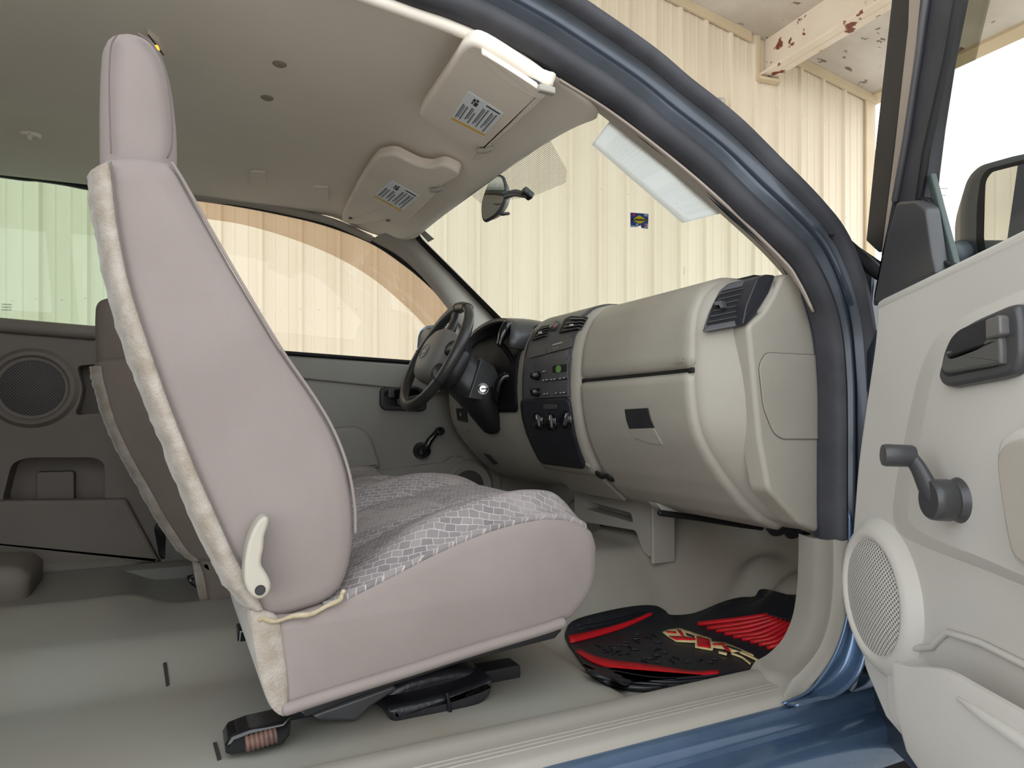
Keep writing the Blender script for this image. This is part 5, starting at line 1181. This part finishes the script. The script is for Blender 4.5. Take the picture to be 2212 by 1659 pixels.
# outside mirror on that door, seen through the glass
pmx = empty('side_mirror', HP+RD @ D(2160, 440, -.10)); tag(pmx, 'grey side mirror outside the open passenger door glass', 'side mirror')
def DW(px, py, ins): return HP+RD @ D(px, py, ins)
FWD = (DW(2160, 440, -.24)-DW(2160, 440, -.10))
MI = -.13
mo = rnd([DW(p[0], p[1], MI) for p in ((2078, 540), (2078, 440), (2094, 380), (2120, 352), (2212, 326), (2420, 300), (2440, 560), (2300, 620), (2150, 620))], .03)
fd = RD @ V((1, -.30, 0)); fd.normalize()
slab('mirror_housing', mo, fd*.10, M['mirror_shell'], pmx, bev=.014, seg=4, back_scale=.8)
bz_ = rnd([DW(p[0], p[1], MI) - fd*.003 for p in ((2108, 538), (2110, 440), (2118, 384), (2132, 366), (2212, 346), (2410, 322), (2420, 550), (2290, 600), (2150, 600))], .02)
slab('mirror_surround', bz_, fd*.004, M['black'], pmx, bev=0)
gz = rnd([DW(p[0], p[1], MI) - fd*.005 for p in ((2124, 530), (2126, 440), (2128, 392), (2140, 374), (2212, 356), (2404, 332), (2410, 540), (2280, 590), (2150, 590))], .015)
slab('mirror_face', gz, fd*.002, M['mirror'], pmx, bev=0)
tube('mirror_arm', [HP+RD @ D(2056, 552, -.03), DW(2078, 545, MI-.02), DW(2110, 560, MI-.05)], [.020, .022, .03], M['mirror_shell'], pmx, 12)
# front wheel behind the sill end and below the door
fw = empty('front_wheel', (1.42, -.74, -.56)); tag(fw, 'dark front tyre glimpsed under the open passenger door', 'wheel')
lathe('tyre', V((1.42, -.60, -.20)), (0, -1, 0), [(.20, .0), (.30, -.002), (.335, .012), (.345, .03), (.345, .20), (.335, .218), (.30, .232), (.22, .225), (.20, .20)], M['tyre'], fw, 48)
lathe('wheel_disc', V((1.42, -.60, -.20)), (0, -1, 0), [(.001, .17), (.05, .17), (.07, .15), (.19, .18), (.205, .205), (.20, .02), (.001, .02)], M['steel'], fw, 40)
mf = slab('mud_flap', [at(p[0], p[1], 'x', 1.06) for p in ((1872, 1585), (1990, 1560), (2090, 1640), (2120, 1790), (1872, 1790))], (.012, 0, 0), M['rubber_blk'], None, bev=.002); tag(mf, 'black splash flap behind the front wheel under the sill', 'mud flap')
# ------------------------------------------------------------------ roof fittings
def hp_(px, py, e): return onhead(px, py, e)
def visor(name_label, out, sticker, tab, lines, pivot):
    v = empty('sun_visor', hp_(out[0][0], out[0][1], .02)); tag(v, name_label, 'sun visor', 'sun visors')
    return v
V1 = [(1012, 96), (1040, 102), (1100, 138), (1160, 178), (1190, 190), (1172, 218), (1110, 274), (1056, 318), (1049, 328), (1054, 336), (1040, 346), (1022, 348), (1008, 338), (1004, 322), (992, 312), (912, 256), (906, 244), (912, 230), (960, 160), (990, 112)]
V2 = [(806, 346), (826, 336), (850, 334), (876, 346), (902, 358), (928, 362), (944, 358), (958, 357), (980, 366), (990, 376), (984, 388), (960, 400), (950, 404), (946, 416), (880, 478), (866, 486), (856, 482), (838, 474), (790, 486), (744, 482), (738, 470), (746, 446), (776, 390)]
VIS = {}
def vp_(v, px, py, e):                        # on the visor's underside, e below it
    c, n = VIS[v.name]; return plane_at(px, py, c+n*e, n)
def visor_body(lbl, out, e):
    v = empty('sun_visor', hp_(out[0][0], out[0][1], e)); tag(v, lbl, 'sun visor', 'sun visors')
    q = [hp_(p[0], p[1], e) for p in out]; c = sum(q, V())/len(q); n = newell(q)
    if n.z > 0: n = -n
    VIS[v.name] = (c, n); pts = cr([plane_at(p[0], p[1], c, n) for p in out], 3, True)
    slab('visor_pad', pts, -n*.024, M['visor'], v, bev=.009, seg=4)
    return v
v1 = visor_body('grey sun visor above the passenger side, nearest the open door frame', V1, .040)
v2 = visor_body('grey sun visor above the driver side, further from the door', V2, .040)
def sticker(v, q, e, qr):
    p = [vp_(v, a, b, .0012) for a, b in q]             # top-left, top-right, bottom-right, bottom-left as printed
    L = slab('warning_label', p, V((0, 0, .0012)), M['white'], v, bev=0); L['label'] = 'white warning label with grey text and a yellow band'
    def s(u, w_, z=.0006):
        a = p[0].lerp(p[1], u); b = p[3].lerp(p[2], u); return a.lerp(b, w_)-V((0, 0, z))
    def bar(nm, u0, u1, w0, w1, m): slab(nm, [s(u0, w0), s(u1, w0), s(u1, w1), s(u0, w1)], V((0, 0, .0005)), m, L, bev=0)
    bar('yellow_band', 0, 1, .93, 1.0, M['yellow'])
    R = random.Random(5)
    for k in range(8):
        u = .05+k*.117; a = .34 if k < 3 else .14
        if k == 2: a = .30
        if k in (3,): a = .40
        bar('text_line', u, u+.036, a+R.uniform(0, .05), R.uniform(.78, .90), M['ink'])
        if k % 2 == 0: bar('text_line', u+.055, u+.075, a+.06, R.uniform(.6, .88), M['ink'])
    bar('heading', .54, .93, .05, .085, M['ink_dk'])
    # pictogram: seat and airbag marks
    for (u0, u1, w0, w1) in ((.20, .26, .08, .16), (.28, .34, .06, .12), (.20, .24, .18, .24), (.27, .36, .15, .26)): bar('pictogram', u0, u1, w0, w1, M['ink_dk'])
sticker(v1, ((1012, 198), (1088, 246), (1046, 293), (974, 257)), .0315, 0)
sticker(v2, ((846, 390), (906, 424), (867, 457), (808, 424)), .0315, 0)
def clip(v, px, py, e=.034):
    c = vp_(v, px, py, .004); k = tube('visor_clip', [c+V((-.012, .012, -.004)), c+V((0, 0, -.006)), c+V((.010, -.010, -.002))], .006, M['plastic'], v, 10)
    k2 = lathe('clip_hole', vp_(v, px-6, py+4, .0005), (0, 0, -1), [(.001, .0008), (.011, .0006), (.011, -.001)], M['dark'], v, 14, sx=1.3)
clip(v1, 1048, 320); clip(v2, 944, 406)
lathe('pivot_screw', vp_(v2, 757, 470, .0), (.1, 0, -1), [(.001, .004), (.005, .004), (.006, 0)], M['dark'], v2, 14)
lathe('pivot_screw', vp_(v2, 838, 475, .0), (.1, 0, -1), [(.001, .004), (.005, .004), (.006, 0)], M['dark'], v2, 14)
# folded back second leaf of the passenger visor along the door edge
lf = cr([vp_(v1, p[0], p[1], .010) for p in ((1040, 118), (1060, 128), (1130, 172), (1176, 205), (1166, 216), (1120, 196), (1070, 162), (1046, 134))], 3, True)
slab('visor_fold', lf, V((0, 0, .01)), M['visor'], v1, bev=.004)
tube('visor_rod', [vp_(v1, 1062, 128, .0), vp_(v1, 1120, 160, .0), vp_(v1, 1188, 196, .0)], .005, M['dark'], v1, 8)
box('rod_end', vp_(v1, 1180, 194, .004), (.03, .012, .012), M['plastic'], v1, .003)
# dimples and covers in the headliner
for x, y, lb in ((604, 139, 'the one nearer the camera side'), (577, 212, 'the one nearer the driver')):
    o = lathe('headliner_button', onhead(x, y, .001), (0, 0, -1), [(.001, .002), (.010, .002), (.013, 0), (.014, -.003)], pm('button_fabric', (150, 140, 126), .9), None, 20); tag(o, 'small round plug in the grey headliner, %s' % lb, 'plug', 'headliner plugs')
for (x, y, n_) in ((558, 386, 'left'), (694, 419, 'right')):
    o = slab('grip_cover', rnd([onhead(x+a, y+b2, .006) for a, b2 in ((-18, -15), (16, -13), (18, 15), (-16, 13))], .008), V((0, .004, .008)), M['headliner'], None, bev=.003); tag(o, 'square grip-hole cover above the far window, the %s of the pair' % n_, 'cover', 'grip covers')
ch = empty('coat_hook', onhead(66, 290, 0)); tag(ch, 'grey coat hook on the headliner above the far rear window', 'hook')
lathe('hook_base', onhead(66, 290, .0), (0, -.1, -1), [(.001, .008), (.018, .008), (.022, .004), (.024, -.008)], M['headliner'], ch, 24, sx=.8)
c = onhead(66, 290, .008); tube('hook_arm', cr([c+V((0, .006, .002)), c+V((0, 0, -.008)), c+V((0, -.008, -.014)), c+V((0, -.014, -.010))], 4), .0045, M['headliner'], ch, 10)
am = empty('orange_marker', at(345, 100, 'y', -.20)); tag(am, 'small glowing orange marker at the top corner of the passenger headrest', 'lamp')  # small emissive orange patch in a pale surround on the headliner
c = onhead(345, 103, .004)
slab('marker_bezel', rnd([onhead(p[0], p[1], .008) for p in ((318, 72), (344, 92), (356, 122), (340, 110), (322, 90))], .004), V((0, 0, .01)), M['visor'], am, bev=.002)
slab('marker_lens', rnd([onhead(p[0], p[1], .0085) for p in ((334, 97), (341, 98), (346, 110), (339, 107))], .002), V((0, 0, .004)), M['amber'], am, bev=.0005)
# rear-view mirror
rm = empty('rearview_mirror', at(1075, 425, 'y', -.02)); tag(rm, 'black rear-view mirror hanging from the windshield', 'mirror')
mc = at(1066, 428, 'y', .0); nx = V((-.80, -.56, -.05)).normalized()
fcs = [plane_at(p[0], p[1], mc, nx) for p in ((1078, 378), (1087, 384), (1092, 410), (1088, 436), (1072, 462), (1052, 476), (1044, 476), (1040, 462), (1041, 434), (1052, 402), (1064, 384))]
fr2 = cr(fcs, 3, True)
slab('mirror_shell', [p-nx*.003 for p in fr2], -nx*.035, M['bezel'], rm, bev=.004, back_scale=.8)
cM = sum(fr2, V())/len(fr2)
bb = slab('mirror_bezel', [cM+(p-cM)*1.02 for p in fr2], -nx*.010, M['dark'], rm, bev=.003)
slab('mirror_glass', [cM+(p-cM)*.93+nx*.0012 for p in fr2], -nx*.001, M['mirror'], rm, bev=0)
gpt = ws(1142, 413, .004)
tube('mirror_arm', [cM-nx*.03+V((0, 0, .01)), gpt.lerp(cM, .35)+V((0, 0, .002)), gpt+WS_N*.012], [.010, .009, .008], M['charcoal'], rm, 12)
box('mirror_mount', gpt+WS_N*.008, (.030, .022, .018), M['gloss_black'], rm, .004, rot=Matrix.Rotation(radians(30), 3, 'Y'))
tube('dip_tab', [cM-nx*.015+V((0, 0, -.030)), cM-nx*.03+V((.006, -.01, -.037)), cM-nx*.045+V((.012, -.02, -.034))], [.004, .005, .004], M['dark'], rm, 8)

# ------------------------------------------------------------------ floor mat
fm = empty('floor_mat', onfloor(1450, 1400)); tag(fm, 'black rubber floor mat with red stripes and cross-shaped emblem in the passenger footwell', 'floor mat')
ME = .012
mo_ = [(1222, 1372), (1236, 1342), (1300, 1322), (1370, 1309), (1414, 1308), (1436, 1318), (1450, 1328), (1500, 1324), (1560, 1300), (1600, 1290), (1630, 1288), (1646, 1272), (1700, 1284), (1748, 1298), (1752, 1420), (1688, 1440), (1560, 1463), (1440, 1480), (1390, 1484), (1340, 1478), (1296, 1460), (1262, 1430), (1240, 1400)]
bm = bmesh.new()
outl = [(p.x, p.y) for p in cr([V((p[0], p[1], 0)) for p in mo_], 4, True)]
ps = [onfloor(a, b, ME) for a, b in outl]
f = bm.faces.new([bm.verts.new(p) for p in ps]); bmesh.ops.triangulate(bm, faces=[f])
bmesh.ops.subdivide_edges(bm, edges=[e for e in bm.edges if len(e.link_faces) == 2], cuts=1)
for k in range(3):
    bmesh.ops.subdivide_edges(bm, edges=[e for e in bm.edges if e.calc_length() > .03], cuts=1); bmesh.ops.triangulate(bm, faces=bm.faces)
for v in bm.verts: v.co.z = floor_z(v.co.x, v.co.y)+ME
for f in bm.faces:
    f.normal_update()
    if f.normal.z < 0: f.normal_flip()
mk('mat_sheet', bm, M['mat_black'], fm, solid=.008, smooth=40)
def up(bm):
    for f in bm.faces:
        f.normal_update()
        if f.normal.z < 0: f.normal_flip()
def mstrip(name, pts, mat, e=ME+.0035, th=.003):
    q = [onfloor(p[0], p[1], e) for p in pts]; bm = bmesh.new(); f = bm.faces.new([bm.verts.new(p) for p in q]); bmesh.ops.triangulate(bm, faces=[f])
    for k in range(3): bmesh.ops.subdivide_edges(bm, edges=[x for x in bm.edges if x.calc_length() > .025], cuts=1); bmesh.ops.triangulate(bm, faces=bm.faces)
    for v in bm.verts: v.co.z = floor_z(v.co.x, v.co.y)+e
    up(bm)
    return mk(name, bm, mat, fm, solid=th, smooth=40)
def zp(x, y): return (1200+x*600/2212.0, 1270+y*600/2212.0)      # from a close-up of the mat
def ribbon(c, w): # centre line with widths -> polygon in picture points
    P = cr([V((a, b, 0)) for a, b in c], 4); T = frames(P); L_, R_ = [], []
    for i, (p, t) in enumerate(zip(P, T)):
        k = i/(len(P)-1); ww = w(k) if callable(w) else w; n = V((-t.y, t.x, 0)); L_.append(p+n*ww); R_.append(p-n*ww)
    return [zp(p.x, p.y) for p in L_+R_[::-1]]
mstrip('red_stripe', ribbon([(110, 405), (300, 365), (500, 310), (640, 260), (770, 202)], lambda k: 30-18*k), M['red'])
mstrip('red_stripe', ribbon([(175, 495), (300, 560), (470, 605), (700, 635), (900, 660), (1100, 682), (1300, 664)], lambda k: 16+18*sin(pi*min(1, k*1.05))), M['red'])
ribs = [((1130, 278), (1420, 245), (1690, 207)), ((1205, 312), (1460, 275), (1730, 220)), ((1275, 332), (1510, 300), (1765, 232)), ((1345, 356), (1560, 325), (1800, 245)), ((1412, 378), (1620, 350), (1835, 258)), ((1482, 398), (1670, 370), (1866, 268)), ((1550, 420), (1730, 385), (1895, 276)), ((1615, 442), (1780, 402), (1922, 282)), ((1680, 468), (1830, 415), (1950, 288)), ((1742, 492), (1880, 425), (1968, 292)), ((1815, 530), (1930, 430), (1985, 298))]
for r in ribs: mstrip('red_rib', ribbon(r, lambda k: 13-2*k), M['red'], ME+.006, .006)
# emblem: a cross-shaped badge with streaks, red on a cream outline
def zs(p): return [zp(*q) for q in p]
mstrip('emblem_outline', zs([(850, 350), (900, 330), (990, 318), (1120, 360), (1240, 400), (1245, 425), (1345, 430), (1470, 480), (1580, 530), (1575, 538), (1450, 500), (1400, 505), (1350, 482), (1258, 470), (1250, 492), (1110, 468), (1112, 430), (960, 420), (900, 385)]), M['cream'], ME+.004, .003)
for p in ([(880, 340), (960, 345), (962, 356), (890, 352)], [(905, 380), (1030, 384), (1115, 398), (1112, 410), (960, 410)], [(968, 330), (1000, 335), (1025, 378), (1000, 374)], [(1122, 380), (1225, 408), (1238, 476), (1130, 458)], [(1250, 440), (1340, 440), (1355, 450), (1260, 452)], [(1328, 458), (1365, 462), (1395, 500), (1362, 495)]):
    mstrip('emblem_red', zs(p), M['red'], ME+.0058, .002)
for p in ([(1035, 355), (1110, 382), (1100, 390), (1045, 372)], [(1360, 452), (1480, 495), (1475, 502), (1380, 470)]):
    mstrip('emblem_gap', zs(p), M['mat_black'], ME+.0058, .002)
mstrip('emblem_streak', ribbon([(1400, 515), (1480, 545), (1520, 575), (1552, 600)], 5), M['cream'], ME+.0045)
mstrip('emblem_streak', ribbon([(1470, 505), (1560, 545), (1632, 583)], 7), M['cream'], ME+.0045)
mstrip('emblem_streak', ribbon([(1300, 505), (1365, 522)], 8), M['cream'], ME+.0045)
# moulded tread ticks on the black field
R = random.Random(11)
for k in range(60):
    a = R.uniform(300, 1350); b = lerp(360, 590, R.random())
    if b > 540+.10*(a-300) or (a > 800 and b < 500+.1*(a-800)) or b < 430-.25*(a-300): continue
    l = R.uniform(30, 70); an = R.choice((.05, .35, .5, -.2)); mstrip('tread_tick', ribbon([(a, b), (a+l*cos(an), b+l*sin(an))], 2.2), M['mat_black'], ME+.0022, .002)
mstrip('mat_edge_ridge', ribbon([(1690, 205), (1850, 248), (1995, 290)], 5), M['mat_black'], ME+.007, .006)
for q in ([(150, 300), (400, 262), (700, 180)], [(180, 330), (420, 290), (740, 175)], [(240, 640), (500, 700), (900, 742), (1200, 720)], [(260, 670), (520, 735), (900, 765)], [(230, 600), (480, 660), (860, 715), (1300, 690)]):
    mstrip('mat_rib', ribbon(q, 4), M['mat_black'], ME+.004, .004)

# ------------------------------------------------------------------ render look
vs = scene.view_settings; vs.view_transform = 'Standard'; vs.look = 'None'; vs.gamma = 1.0; vs.exposure = EXPOSURE; vs.use_curve_mapping = False
scene.cycles.max_bounces = 10; scene.cycles.diffuse_bounces = 6; scene.cycles.transparent_max_bounces = 16
